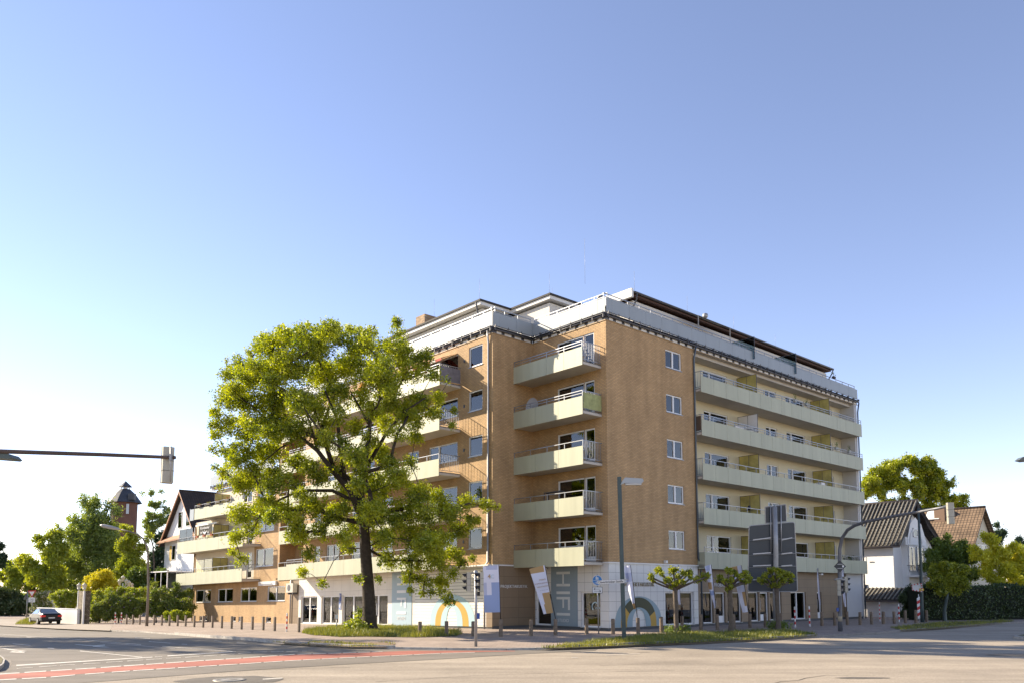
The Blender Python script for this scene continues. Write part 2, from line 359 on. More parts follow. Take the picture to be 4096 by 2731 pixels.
# driveway asphalt at the far left behind the kerb
DRV = [at(x, y) for x, y in [(0, 2499), (149, 2508.5), (298, 2515.5), (440, 2520.5), (450, 2500), (340, 2494), (200, 2488), (110, 2480), (115, 2474.5), (0, 2474)]]
sheet('driveway_surface', [DRV[0]+Vector((-90, 5, 0))]+DRV+[DRV[-1]+Vector((-90, 25, 0))], .004, asphalt('pale driveway asphalt', (.36, .31, .25)))
lift = RH+.008
RU = [(-60, 2700), (0, 2696), (178.6, 2684), (387, 2670.7), (700, 2648.5), (997.6, 2629), (1176, 2616), (1400, 2609.6), (1638, 2600.7), (1800, 2600.3), (2060, 2600.5)]
RL = [(-60, 2718), (0, 2713.8), (178.6, 2705.8), (297.6, 2695), (535.7, 2678), (700, 2667.7), (908, 2655), (1146, 2639.4), (1400, 2626), (1578.6, 2619), (1757, 2610), (1965, 2604), (2060, 2602.5)]
sheet('red_cycle_lane', [at(x, y, lift) for x, y in RU]+[at(x, y, lift) for x, y in RL[::-1]], lift, red_lane)
MK = MB()
def mark(pts):                       # a painted polygon given by its corners in the photo, laid on the road
    P = [at(x, y, lift+.004) for x, y in pts]; MK.poly([(p.x, p.y, gz(p.x, p.y)+lift+.004) for p in P])
def line(x0, y0, x1, y1, t0, t1=None, n=1):
    t1 = t0 if t1 is None else t1
    for i in range(n):
        a, b = i/n, (i+1)/n
        X0, Y0, X1, Y1 = x0+(x1-x0)*a, y0+(y1-y0)*a, x0+(x1-x0)*b, y0+(y1-y0)*b
        T0, T1 = t0+(t1-t0)*a, t0+(t1-t0)*b
        mark([(X0, Y0-T0/2), (X1, Y1-T1/2), (X1, Y1+T1/2), (X0, Y0+T0/2)])
def along(P, x0, x1):
    def yy(x):
        for (a, b), (c, d) in zip(P, P[1:]):
            if a <= x <= c: return b+(d-b)*(x-a)/(c-a)
        return P[-1][1]
    return yy(x0), yy(x1)
for P, sgn, segs in ((RU, -1, [(-50, 78), (98, 185), (203, 288), (302, 384), (403, 485), (495, 575), (585, 655), (664, 735), (745, 815), (822, 895), (903, 965), (972, 1040), (1047, 1110), (1118, 1180), (1190, 1245), (1252, 1305), (1312, 1365), (1372, 1425), (1432, 1480), (1488, 1530)]),
                     (RL, 1, [(-50, 66), (88, 185), (203, 300), (340, 418), (447, 520), (533, 615), (625, 700), (712, 785), (795, 868), (876, 950), (958, 1045), (1055, 1130), (1138, 1205), (1212, 1280), (1288, 1350), (1358, 1420), (1428, 1480), (1488, 1560), (1565, 1650), (1655, 1760), (1765, 1900)])):
    for a, b in segs:
        ya, yb = along(P, a, b); t = 3.6*(1-a/3000); line(a, ya+sgn*t*.6, b, yb+sgn*t*.6, t, t*.95)
line(65, 2659, 610, 2626, 5.0, 2.6, 3); line(670, 2621, 938, 2604, 3.4, 2.4, 2)
line(944, 2604, 700, 2586.5, 1.6, 1.4); line(700, 2586.5, 357, 2559, 1.4, 1.1, 2); line(357, 2559, 0, 2534, 1.0, .8, 2)
line(700, 2592, 400, 2567, 1.0, .9, 2)
line(190.5, 2588.5, 568.5, 2626, 2.0, 2.2, 2)
for a in [(50.6, 2572.4, 122, 2579), (595, 2563.5, 748, 2575), (855, 2560.5, 986, 2571), (106, 2545.5, 125, 2546.5), (540, 2548.5, 600, 2551)]: line(*a, 1.3)
for a in [(67, 2671, 131, 2667), (155, 2665, 226, 2660.5), (240, 2658.5, 300, 2655), (333, 2652.3, 402, 2649.3), (425.6, 2646.4, 491, 2643.3), (509, 2641.4, 573, 2637.4), (585, 2636, 648, 2632.6), (663.7, 2630.5, 723.8, 2628),
          (740, 2627, 798, 2623), (814.6, 2621.5, 868, 2618.6), (884.5, 2617, 938, 2613.5), (953, 2611.8, 1003.6, 2607.6), (1014, 2606, 1069, 2604.6), (1084, 2604.6, 1134.5, 2602.8), (1146, 2603, 1191, 2602), (1208, 2602, 1228, 2601.5),
          (619, 2625, 649, 2623.6)]: line(*a, 1.5, 1.2)
# lane arrows
mark([(0, 2590.5), (18, 2591), (108, 2602), (80, 2604.5), (70, 2602)]); mark([(36, 2606.5), (50, 2602.5), (98, 2606.5), (98, 2609)])
mark([(295, 2575.2), (310, 2574.8), (375, 2579.5), (420, 2576), (420, 2579.5), (390, 2581), (445, 2587.5), (372, 2584), (372, 2582)])
line(1051, 2714, 1130, 2709.5, 3); line(2285, 2627.5, 2310, 2628.5, 1.2); line(2420, 2619, 2560, 2612, 1.0)
MK.build('road_markings', paint)['kind'] = 'structure'
# seams and cracks in the old asphalt
tar = mat('dark seam', (.10, .088, .07), .9, var=.4, vscale=5)
def seam(P_, w_=.035, j=.05):
    W = [at(x, y, RH) for x, y in P_]; b = MB(); Q = []
    for a, c in zip(W, W[1:]):
        n = max(2, int((c-a).length/.5)); Q += [a.lerp(c, i/n)+Vector((random.gauss(0, j), random.gauss(0, j), 0))*(1 if i else 0) for i in range(n)]
    Q.append(W[-1])
    for a, c in zip(Q, Q[1:]):
        d_ = (c-a).normalized(); n_ = Vector((-d_.y, d_.x, 0))*w_*random.uniform(.3, .6); b.poly([(q.x, q.y, gz(q.x, q.y)+RH+.006) for q in (a-n_, c-n_, c+n_, a+n_)])
    o = b.build('road_seam', tar); o['kind'] = 'structure'
seam(GP, .06, .01); seam([(850, 2686), (1100, 2676), (1400, 2668)], .03); seam([(2400, 2660), (2650, 2650), (2900, 2660), (3200, 2640)], .02); 
seam([(3100, 2731), (3300, 2700), (3500, 2700)], .03); seam([(300, 2640), (420, 2622), (480, 2600)], .02); seam([(1500, 2725), (1900, 2700), (2300, 2688), (2700, 2680)], .03, .02); seam([(3400, 2600), (3600, 2592), (3900, 2570)], .03)
# road patches and manhole
def disc(P, rx, ry, n=28, j=0): return [P+Vector((rx*math.cos(2*math.pi*i/n)*(1+random.uniform(-j, j)), ry*math.sin(2*math.pi*i/n)*(1+random.uniform(-j, j)), 0)) for i in range(n)]
MH = at(918, 2719, RH)
sheet('road_patch', disc(MH, 1.25, 1.0, j=.12), RH+.008, mat('dark tar patch', (.13, .115, .095), .9, var=.3, vscale=3, bump=.4))
mh = MB(); mh.lathe((0, 0, 0), [(.001, .012), (.16, .012), (.17, .006), (.30, .006), (.31, .012), (.40, .012), (.41, 0)], 32)
o = mh.build('manhole_cover', mat('worn cast iron', (.36, .33, .28), .5, .4, var=.4, vscale=9)); o.location = (MH.x, MH.y, RH+.012)
tag(o, 'round worn manhole cover set in a dark patch in the front road', 'manhole cover')
for i, (x, y, a, b) in enumerate([(3445, 2710, .7, .22), (4075, 2618, 1.2, .6), (2575, 2607, .25, .05)]):
    sheet('road_patch', disc(at(x, y, RH), a, b, j=.15), RH+.006, MATS['dark tar patch'])
# kerbs
def kerb(P, h=.10, wd=.13, label=None, inner=.0, m=None):
    b = MB(); W = [at(x, y, RH) for x, y in P]
    W2 = []
    for a, c in zip(W, W[1:]):
        n = max(1, int((c-a).length/2)); W2 += [a.lerp(c, i/n) for i in range(n)]
    W2.append(W[-1]); acc = 0
    for a, c in zip(W2, W2[1:]):
        d = (c-a).normalized(); nn = Vector((-d.y, d.x, 0)); L = (c-a).length
        n = max(1, round(L/1.0))
        for k in range(n):
            p = a.lerp(c, k/n)+d*.008; q = a.lerp(c, (k+1)/n)-d*.008; j = random.uniform(-.006, .006)
            z0 = gz(p.x, p.y); z1 = gz(q.x, q.y)
            p0, p1 = p-nn*.06, p+nn*(wd-.06); q0, q1 = q-nn*.06, q+nn*(wd-.06)
            lo = RH-.1; hi = RH+h+j
            f = [(p0.x, p0.y, z0+lo), (q0.x, q0.y, z1+lo), (q1.x, q1.y, z1+lo), (p1.x, p1.y, z0+lo), (p0.x, p0.y, z0+hi), (q0.x, q0.y, z1+hi), (q1.x, q1.y, z1+hi), (p1.x, p1.y, z0+hi)]
            for fc in ((0, 1, 5, 4), (1, 2, 6, 5), (2, 3, 7, 6), (3, 0, 4, 7), (4, 5, 6, 7)): b.poly([f[i] for i in fc])
    o = b.build('kerb', m or kerbm); o['kind'] = 'structure'; return o
kst = mat('granite kerb', (.42, .39, .34), .85, var=.35, vscale=4, bump=.4)
kerb([(x, y) for x, y in KP if x <= 700], .075, m=kst)
kerb([(x, y) for x, y in KP if 700 <= x <= 1578], .14, .16, m=kst); kerb([(x, y) for x, y in KP if 1578 <= x <= 2256], .085, m=kst)
kerb([(x, y) for x, y in KP if 2256 <= x <= 3269], .16, m=mat('grey kerb', (.24, .22, .2), .85, var=.3, vscale=4)); kerb([(x, y) for x, y in KP if 3269 <= x], .12, m=MATS['grey kerb'])
# verges and grass
W6 = lambda X, Y: (1150+X/2.94, 2200+Y/2.94)
VERGE = {
 'oak': [W6(*p) for p in [(160, 965), (300, 940), (600, 905), (1070, 900), (1500, 915), (1900, 950), (2060, 975), (1980, 1003), (1500, 1018), (900, 1008), (600, 1012), (300, 992)]],
 'long': [(2150, 2590), (2240, 2581), (2328, 2571), (2495, 2545), (2650, 2536), (2800, 2530), (3024, 2521), (3165, 2521), (3230, 2530), (3269, 2540), (3060, 2553), (2800, 2566), (2569, 2575), (2400, 2583), (2256, 2588)],
 'kerbside': [(1085, 2565), (1265, 2563.5), (1400, 2565), (1549, 2566.5), (1583, 2573), (1543, 2585), (1400, 2583.5), (1206, 2573)],
 'far': [(3560, 2507), (3736, 2488), (3995, 2479), (4060, 2481), (4021, 2488), (3762, 2510), (3607, 2518.7)],
 'mound': [(60, 2495), (128, 2496), (170, 2476), (120, 2471), (95, 2478), (70, 2489)]}
soil = {'oak': turf, 'long': turf, 'kerbside': earth, 'far': turf, 'mound': turf}
def inside(p, poly):
    c = False; j = len(poly)-1
    for i in range(len(poly)):
        if (poly[i][1] > p[1]) != (poly[j][1] > p[1]) and p[0] < (poly[j][0]-poly[i][0])*(p[1]-poly[i][1])/(poly[j][1]-poly[i][1])+poly[i][0]: c = not c
        j = i
    return c
gb = MB()
def grass(poly, dens, hgt, hz=.02, thr=-1):
    xs = [p[0] for p in poly]; ys = [p[1] for p in poly]; A = (max(xs)-min(xs))*(max(ys)-min(ys))
    for i in range(int(A*dens)):
        x, y = random.uniform(min(xs), max(xs)), random.uniform(min(ys), max(ys))
        if not inside((x, y), poly): continue
        nn = noise.noise(Vector((x*.8, y*.8, 0)))
        if nn < thr: continue
        hh = hgt*random.uniform(.4, 1)*(1+.8*nn); z = gz(x, y)+hz; a = random.uniform(0, 6.28); wv = .015; dx, dy = math.cos(a)*wv, math.sin(a)*wv
        lx, ly = random.uniform(-.5, .5)*hh, random.uniform(-.5, .5)*hh
        gb.poly([(x-dx, y-dy, z), (x+dx, y+dy, z), (x+lx, y+ly, z+hh)])
for k, P in VERGE.items():
    W = [at(x, y, .02) for x, y in P]
    sheet('grass_verge', W, .012, soil[k])
    grass([(p.x, p.y) for p in W], {'oak': 260, 'long': 200, 'kerbside': 110, 'far': 60, 'mound': 60}[k], {'oak': .3, 'long': .2, 'kerbside': .1, 'far': .15, 'mound': .35}[k], thr={'kerbside': -.05, 'oak': -.55}.get(k, -.45))
gb.build('grass', L_grass, uv=False)['kind'] = 'stuff'
# traffic islands
def island(P, nm):
    W = [at(x, y, RH) for x, y in P]
    o = sheet(nm, W, RH+.13, kst, thick=.13)
    c = sum(W, Vector())/len(W); sheet('grass_verge', [p.lerp(c, .12) for p in W], RH+.14, turf)
    return o
island([(-240, 2665), (-60, 2622), (0, 2634), (12, 2642), (19, 2652), (14, 2668), (0, 2680), (-160, 2716)], 'traffic_island')
island([(4052, 2552), (4110, 2541), (4300, 2530), (4300, 2548), (4100, 2557)], 'traffic_island')
cob = [at(x, y, RH) for x, y in [(-40, 2612), (10, 2626), (40, 2636), (48, 2652), (40, 2668), (20, 2678), (-10, 2688), (-60, 2700), (-60, 2625)]]
sheet('cobble_apron', cob, RH+.0075, tiles('cobbles', (.34, .29, .23), (.27, .23, .19), (.14, .12, .1), .14, .14, .02))
# ================================================================== apartment building
B = empty('apartment_building', C0, AU, 'large ochre brick corner apartment block with cream balconies above the shops', 'apartment building')
class Fac:
    def __init__(s, k, c): s.k, s.c = k, c
    def P(s, a, d, z): return (s.c-d, a, z) if s.k == 'U' else (a, s.c-d, z)
    def box(s, mb, a0, a1, d0, d1, z0, z1, m=0):
        if s.k == 'U': mb.box(s.c-d1, s.c-d0, a0, a1, z0, z1, m)
        else: mb.box(a0, a1, s.c-d1, s.c-d0, z0, z1, m)
    def M(s, a, z, d=.02):      # text space -> facade, reading left to right as seen from the street
        if s.k == 'U': return M3((0, -1, 0), (0, 0, 1), s.P(a, d, z))
        return M3((1, 0, 0), (0, 0, 1), s.P(a, d, z))
def wall(mb, F_, a0, a1, z0, z1, ops=(), m=0, rev=.14, rm=None):
    xs = sorted({a0, a1, *[o[0] for o in ops], *[o[1] for o in ops]}); zs = sorted({z0, z1, *[o[2] for o in ops], *[o[3] for o in ops]})
    xs = [x for x in xs if a0 <= x <= a1]; zs = [z for z in zs if z0 <= z <= z1]
    # extra cuts so that the street's slope can be followed
    ex = []
    for p, q in zip(xs, xs[1:]):
        n = max(1, int((q-p)/6)); ex += [p+(q-p)*i/n for i in range(n)]
    xs = ex+[xs[-1]]
    for p, q in zip(xs, xs[1:]):
        for r, s in zip(zs, zs[1:]):
            cx, cz = (p+q)/2, (r+s)/2
            if any(o[0] < cx < o[1] and o[2] < cz < o[3] for o in ops): continue
            mb.poly([F_.P(p, 0, r), F_.P(q, 0, r), F_.P(q, 0, s), F_.P(p, 0, s)], m)
    for o in ops:
        rv = o[4] if len(o) > 4 else rev; k = m if rm is None else rm
        a, b, c, d = o[:4]
        mb.poly([F_.P(a, 0, c), F_.P(a, -rv, c), F_.P(a, -rv, d), F_.P(a, 0, d)], k); mb.poly([F_.P(b, 0, c), F_.P(b, -rv, c), F_.P(b, -rv, d), F_.P(b, 0, d)], k)
        mb.poly([F_.P(a, 0, c), F_.P(b, 0, c), F_.P(b, -rv, c), F_.P(a, -rv, c)], k); mb.poly([F_.P(a, 0, d), F_.P(b, 0, d), F_.P(b, -rv, d), F_.P(a, -rv, d)], k)
curt2 = mat('grey curtain', (.24, .23, .21), .9, var=.1, vscale=2); reds = mat('dark red blind', (.18, .04, .03), .9)
def window(F_, a0, a1, z0, z1, cuts=(.5,), cur='net', name='window', rev=.14, sill=True, fr=white, glass=None, w=.072, low=None, parent=None, tilt=None):
    par = parent or B; wp = parent is None
    b = MB(); e = .004; a0 += e; a1 -= e; z0 += e; z1 -= e
    d0, d1 = -rev+.005, -rev+.085
    F_.box(b, a0, a1, d0, d1, z0, z0+w); F_.box(b, a0, a1, d0, d1, z1-w, z1)
    F_.box(b, a0, a0+w, d0, d1, z0+w, z1-w); F_.box(b, a1-w, a1, d0, d1, z0+w, z1-w)
    cs = [a0+w]+[a0+(a1-a0)*c for c in cuts]+[a1-w]
    for c in cs[1:-1]: F_.box(b, c-w*.8, c+w*.8, d0, d1+.01, z0+w, z1-w)
    if low: F_.box(b, a0+w, a1-w, d0, d1-.01, z0+w, z0+w+low)
    if sill: F_.box(b, a0-.03, a1+.03, -rev+.08, .05, z0-.045, z0-.006, 1)
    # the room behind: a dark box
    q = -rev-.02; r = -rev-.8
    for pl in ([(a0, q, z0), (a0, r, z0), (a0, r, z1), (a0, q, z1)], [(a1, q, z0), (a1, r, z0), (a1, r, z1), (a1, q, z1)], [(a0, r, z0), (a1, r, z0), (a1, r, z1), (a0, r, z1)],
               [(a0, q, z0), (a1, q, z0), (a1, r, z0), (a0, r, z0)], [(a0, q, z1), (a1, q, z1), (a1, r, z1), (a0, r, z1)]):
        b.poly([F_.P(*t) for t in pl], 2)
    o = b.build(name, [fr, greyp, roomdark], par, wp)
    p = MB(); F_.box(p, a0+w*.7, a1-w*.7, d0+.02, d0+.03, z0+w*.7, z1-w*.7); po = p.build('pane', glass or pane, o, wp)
    if cur and cur != 'dark':
        c = MB(); W_ = a1-a0; q = -rev-.12
        def fold(x0, x1, y0, y1):
            n = max(4, int((x1-x0)/.16)); pts = [(x0+(x1-x0)*i/n, q-(.03 if i % 2 else 0)) for i in range(n+1)]
            for (x, d), (x2, d2) in zip(pts, pts[1:]): c.poly([F_.P(x, d, y0), F_.P(x2, d2, y0), F_.P(x2, d2, y1), F_.P(x, d, y1)])
        if cur in ('net', 'grey', 'frost'): fold(a0+.02, a1-.02, z0+.02, z1-.02) if cur != 'frost' else c.poly([F_.P(a0, q, z0), F_.P(a1, q, z0), F_.P(a1, q, z0+(z1-z0)*.78), F_.P(a0, q, z0+(z1-z0)*.78)])
        elif cur == 'half': fold(a0+.02, a1-.02, z0+.02, z0+(z1-z0)*.5)
        elif cur == 'sides': fold(a0+.02, a0+W_*.28, z0+.02, z1); fold(a1-W_*.25, a1-.02, z0+.02, z1)
        elif cur == 'top': c.poly([F_.P(a0, q, z0+(z1-z0)*.55), F_.P(a1, q, z0+(z1-z0)*.55), F_.P(a1, q, z1), F_.P(a0, q, z1)])
        c.build('curtain', {'grey': curt2, 'frost': frosted}.get(cur, curtain), o, wp)
    return o
FL = [3.9, 6.73, 9.57, 12.42, 15.25]
FR0 = Fac('V', 0); FN = Fac('U', 0); FD = Fac('V', 6.19); FLm = Fac('U', -3.31); FRW = Fac('V', 1.2)
# ---- brick walls
wb = MB(); ops = []
for f in FL: ops.append((5.56, 7.2, f+.88, f+2.03))
wall(wb, FR0, 0, 8.48, 3.8, 17.85, ops)
ops2 = []
for f in FL: ops2 += [(1.77, 3.99, f+.9, f+2.1), (.93, 1.77, f+.02, f+2.1)]
wall(wb, FN, 0, 6.19, 3.8, 17.85, ops2)
wall(wb, FD, -3.31, 0, 3.8, 17.85)
ops3 = []
LW = [(7.17, 8.52, .92, 2.2), (9.62, 12.72, .9, 2.1), (13.87, 15.17, .9, 2.1), (16.9, 18.3, .9, 2.1), (19.4, 20.3, .05, 2.1), (20.3, 22.4, .9, 2.1), (24.2, 26.2, .9, 2.1), (27.2, 28.2, .05, 2.1)]
for f in FL:
    for a, b_, c, d in LW: ops3.append((a, b_, f+c, f+d))
for f in FL[:5]: ops3.append((30.0, 34.3, f, f+2.55, 1.4))
wall(wb, FLm, 6.19, 34.9, 3.8, 17.85, ops3)
wb.poly([(8.48, 0, 3.8), (8.48, 1.2, 3.8), (8.48, 1.2, 17.85), (8.48, 0, 17.85)])
# low left wing in brick
gwin = [(49.2, 53.2), (43.85, 47.5), (38.6, 42.2), (33.1, 36.5)]
opg = [(a, b_, 1.88, 3.15) for a, b_ in gwin]+[(51.3, 52.0, .05, .5), (49.9, 50.7, .05, .5), (43.0, 43.8, .05, .5), (41.6, 42.4, .05, .5), (35.6, 36.6, .05, .5)]
wall(wb, FLm, 32.0, 53.94, -.1, 3.7, opg)
wall(wb, FLm, 34.9, 39.4, 3.7, 12.2, [(35.5, 39.1, f+.95, f+2.4) for f in FL[:3]])
wb.box(-3.3, 8, 48.3, 48.7, 9.3, 12.2); wb.box(-3.3, 8, 53.55, 53.93, -.1, 9.3)
wb.build('brick_wall', brick, B, True)
cw = MB()      # cream rendered walls behind the wing's balconies
wall(cw, FLm, 39.4, 53.5, 3.7, 9.3, [(39.9, 41.0, f+.05, f+2.2) for f in FL[:2]]+[(46.2, 48.8, f+.9, f+2.1) for f in FL[:2]])
wall(cw, FLm, 39.4, 48.3, 9.3, 12.2, [(40.2, 42.4, 10.4, 11.6)])
cw.build('rendered_wall', mat('beige render', (.60, .53, .42), .85, var=.08, vscale=.6), B, True)
for f in FL[:2]: window(FLm, 39.9, 41.0, f+.05, f+2.2, (), 'dark', 'balcony_door'); window(FLm, 46.2, 48.8, f+.9, f+2.1, (.4,), 'grey')
window(FLm, 40.2, 42.4, 10.4, 11.6, (.5,), 'net')
for i, (a, b_) in enumerate(gwin): window(FLm, a, b_, 1.88, 3.15, (.5,), ['half', 'sides', 'sides', 'dark'][i])
for a, b_ in ((51.3, 52.0), (49.9, 50.7), (43.0, 43.8), (41.6, 42.4), (35.6, 36.6)): window(FLm, a, b_, .05, .5, (), 'dark', 'basement_window', w=.04)
for i, f in enumerate(FL[:3]): window(FLm, 35.5, 39.1, f+.95, f+2.4, (.55,), 'net')
# recessed loggia backs
lb = MB(); FB = Fac('U', -3.31+1.4)
wall(lb, FB, 30.0, 34.3, 3.9, 17.85, [(30.6, 33.2, f+.5, f+2.1) for f in FL]); lb.build('loggia_wall', brick, B, True)
for i, f in enumerate(FL): window(FB, 30.6, 33.2, f+.5, f+2.1, (.4,), 'sides')
# ---- windows of the right bay, recess and left facade
for i, f in enumerate(FL): window(FR0, 5.56, 7.2, f+.88, f+2.03, (.48,), ['sides', 'net', 'net', 'net', 'top'][i])
for i, f in enumerate(FL):
    window(FN, 1.77, 3.99, f+.9, f+2.1, (), ['dark', 'grey', 'sides', 'grey', 'net'][i]); window(FN, .93, 1.77, f+.02, f+2.1, (), ['dark', 'dark', 'grey', 'dark', 'net'][i], 'balcony_door', sill=False, w=.08, low=.2)
for i, f in enumerate(FL):
    for j, (a, b_, c, d) in enumerate(LW):
        door = c < .5
        window(FLm, a, b_, f+c, f+d, {1: (.65,), 5: (.5,), 6: (.5,)}.get(j, ()), ['half', 'dark', 'grey', 'net', 'dark', 'sides', 'net'][(i*3+j) % 7], 'balcony_door' if door else 'window', sill=not door)
# ---- ground floor cladding
g = MB()
wall(g, FR0, 0, 8.48, .16, 3.8, [(5.12, 8.02, .16, 2.18)], rev=.2)
wall(g, FN, 0, 6.19, .16, 3.8, [(4.62, 5.95, .16, 2.12), (.66, 2.15, .16, 2.18)], rev=.2)
g.build('white_cladding', whitetile, B)
g = MB(); wall(g, FR0, 28.56, 31.6, .16, 3.8); g.build('white_end_wall', render_grey, B)
g = MB()
SH = [(9.06, 10.5, 0), (10.72, 11.87, 1), (12.1, 13.8, 0), (14.63, 15.97, 0), (16.12, 17.25, 1), (17.46, 19.0, 0), (20.3, 22.53, 0), (24.23, 24.92, 1)]
FS = Fac('V', .25)
wall(g, FS, 8.48, 28.56, .16, 3.8, [(a, b_, .16, 2.15) for a, b_, k in SH], rev=.2)
g2 = MB(); wall(g2, FD, -3.3, 0, .16, 3.8); g2.poly([(-.006, 6.19, .16), (-.006, 6.0, .16), (-.006, 6.0, 3.8), (-.006, 6.19, 3.8)])
FW6 = Fac('U', -3.315); wall(g2, FW6, 6.19, 6.75, .1, 3.8); g2.build('brown_cladding', browntile, B, True)
g2 = MB(); wall(g2, FLm, 30.6, 32.0, -.1, 3.7); g2.build('brown_cladding', browntile, B, True)
g.poly([(8.48, 0, .16), (8.48, .25, .16), (8.48, .25, 3.8), (8.48, 0, 3.8)]); g.poly([(28.56, 0, .16), (28.56, .25, .16), (28.56, .25, 3.8), (28.56, 0, 3.8)])
g.build('brown_cladding', browntile, B, True)
g = MB(); dl = [(27.5, 30.2), (24.1, 26.8), (20.6, 23.6), (17.4, 20.1)]
wall(g, FLm, 14.1, 30.6, -.1, 3.7, [(a, b_, .05, 2.2) for a, b_ in dl], rev=.2); g.build('cream_cladding', creamtile, B, True)
g = MB(); wall(g, FLm, 6.75, 14.1, .12, 3.8); g.build('lamella_cladding', lamella, B, True)
g = MB(); FR0.box(g, -.02, 8.5, -.2, -.04, -.1, .16); FN.box(g, .1, 6.19, -.2, -.04, -.1, .16); FS.box(g, 8.5, 28.56, -.2, -.05, -.1, .16); FR0.box(g, 28.5, 31.6, -.3, -.05, -.1, .16)
FD.box(g, -3.25, .1, -.2, -.04, -.1, .16); FLm.box(g, 6.25, 14.1, -.2, -.04, -.1, .13); g.build('base_plinth', mat('dark plinth', (.10, .10, .10), .8), B, True)
# shop windows and doors
FSg = FS
for i, (a, b_, k) in enumerate(SH):
    o = window(FSg, a, b_, .16, 2.15, () if b_-a < 2 else (.45,), 'dark', 'shop_door' if k else 'shop_window', rev=.2, glass=shopglass, low=.35 if k else None, w=.09 if k else .06, sill=not k)
    if k:
        h = MB(); FSg.box(h, a+.14, a+.17, -.1, -.06, .9, 1.6); h.build('handle', greyp, o)
window(FR0, 5.12, 8.02, .16, 2.18, (.42,), 'dark', 'shop_window', rev=.2, glass=shopglass, w=.08)
window(FN, 4.62, 5.95, .16, 2.12, (), 'dark', 'shop_window', rev=.2, glass=shopglass, w=.08)
o = window(FN, .66, 2.15, .16, 2.18, (), 'dark', 'shop_window', rev=.2, glass=shopglass, w=.08)
for i, (a, b_) in enumerate(dl):
    o = window(FLm, a, b_, .05, 2.2, (.5,), 'frost', 'glazed_door', rev=.2, w=.09, sill=False)
    if i == 3:
        h = MB(); FLm.box(h, 18.85, 18.9, -.1, -.04, .75, 1.6); h.build('handle', greyp, o, True)
# lit ring lamp and anniversary lettering in the shop window
rg = MB(); pts = [FN.P(1.25-.62*math.cos(t), -.55-.25*math.sin(t), 2.02-.1*math.cos(t)) for t in [i*2*math.pi/24 for i in range(25)]]
rg.tube(pts, .018, 6); rg.build('ring_lamp', mat('warm led ring', (1, .62, .25), emit=6), o)
text_mb('window_lettering', '4', .62, FN.M(1.62, 1.14, -.09), letgold, o)
aw = MB()
def ring(F_, mb, ca, cz, r0, r1, t0, t1, d, m=0, n=20, ax=1, az=1):
    for i in range(n):
        u0, u1 = t0+(t1-t0)*i/n, t0+(t1-t0)*(i+1)/n; sg = -1 if F_.k == 'U' else 1
        q = [(r0, u0), (r1, u0), (r1, u1), (r0, u1)]
        A_ = [F_.P(ca+sg*r*math.cos(t)*ax, d, cz+r*math.sin(t)*az) for r, t in q]; Bk = [F_.P(ca+sg*r*math.cos(t)*ax, d-.006, cz+r*math.sin(t)*az) for r, t in q]
        mb.poly(A_, m); mb.poly(Bk, m)
        for k in range(4): mb.poly([A_[k], A_[(k+1) % 4], Bk[(k+1) % 4], Bk[k]], m)
ring(FN, aw, 1.12, 1.33, .21, .27, .9, 4.0, -.09); aw.build('window_lettering', letblue, o)
text_mb('window_lettering', 'JAHRE', .13, FN.M(.93, 1.22, -.09), letblue, o)
# sign panels with vertical HIFI lettering (letters turned a quarter clockwise)
def hifi(F_, a0, a1, zt, zb, lm, rm_, letters, word, wsize, zw, pm, lmat, d=.03, wp=False):
    b = MB(); F_.box(b, a0, a1, .004, d, zb, zt); o = b.build('sign_panel', pm, B, wp)
    t = MB()
    for x0, x1, z0, z1 in letters: F_.box(t, x0, x1, d+.001, d+.02, z0, z1)
    t.build('sign_lettering', lmat, o, wp)
    text_mb('sign_lettering', word, wsize, F_.M((lm+rm_)/2, zw, d+.012), lmat, o, wp=wp, sx=.95)
def HL(l, r, s):    # l: left edge a, r: right edge a (a decreases to the right); s: list of z anchors
    m = (l+r)/2; w_ = .055
    zH0, zH1, zI0, zI1, zF0, zF1, zJ0, zJ1 = s
    t = .15
    return [(r, l, zH0-t, zH0), (m-w_, m+w_, zH1, zH0-t), (r, l, zH1, zH1+t), (r, l, zI1, zI0), (r, l, zF0-t, zF0), (r, r+.15, zF1, zF0-t), (m-w_, m+w_, zF1+.12, zF0-t), (r, l, zJ1, zJ0)]
hifi(FN, 2.4, 4.58, 3.74, .16, 4.1, 3.0, HL(4.1, 3.0, (3.37, 2.5, 2.2, 2.04, 1.88, 1.11, .93, .78)), 'STUDIO', .27, .40, mat('slate blue sign panel', (.22, .28, .32), .45), mat('pale sign lettering', (.55, .57, .56), .5))
hifi(FLm, 14.45, 16.84, 3.68, .02, 16.2, 15.1, HL(16.2, 15.1, (3.45, 2.78, 2.45, 2.26, 1.95, 1.25, 1.0, .83)), 'STUDIO', .30, .45, bluegrey, lettw, wp=True)
def word(F_, txt, a, z, size, m, sx=1.0, d=.03, wp=False): text_mb('wall_lettering', txt, size, F_.M(a, z, d), m, B, .03, wp=wp, sx=sx, sp=1.12)
word(FD, 'PROJEKTAKUSTIK', -1.6, 2.42, .25, lettw, 1.0); word(FR0, 'PROJEKTAKUSTIK', 2.7, 2.5, .31, letgold, 1.0); word(FS, 'PROJEKTAKUSTIK', 11.9, 2.52, .31, lettw, 1.0)
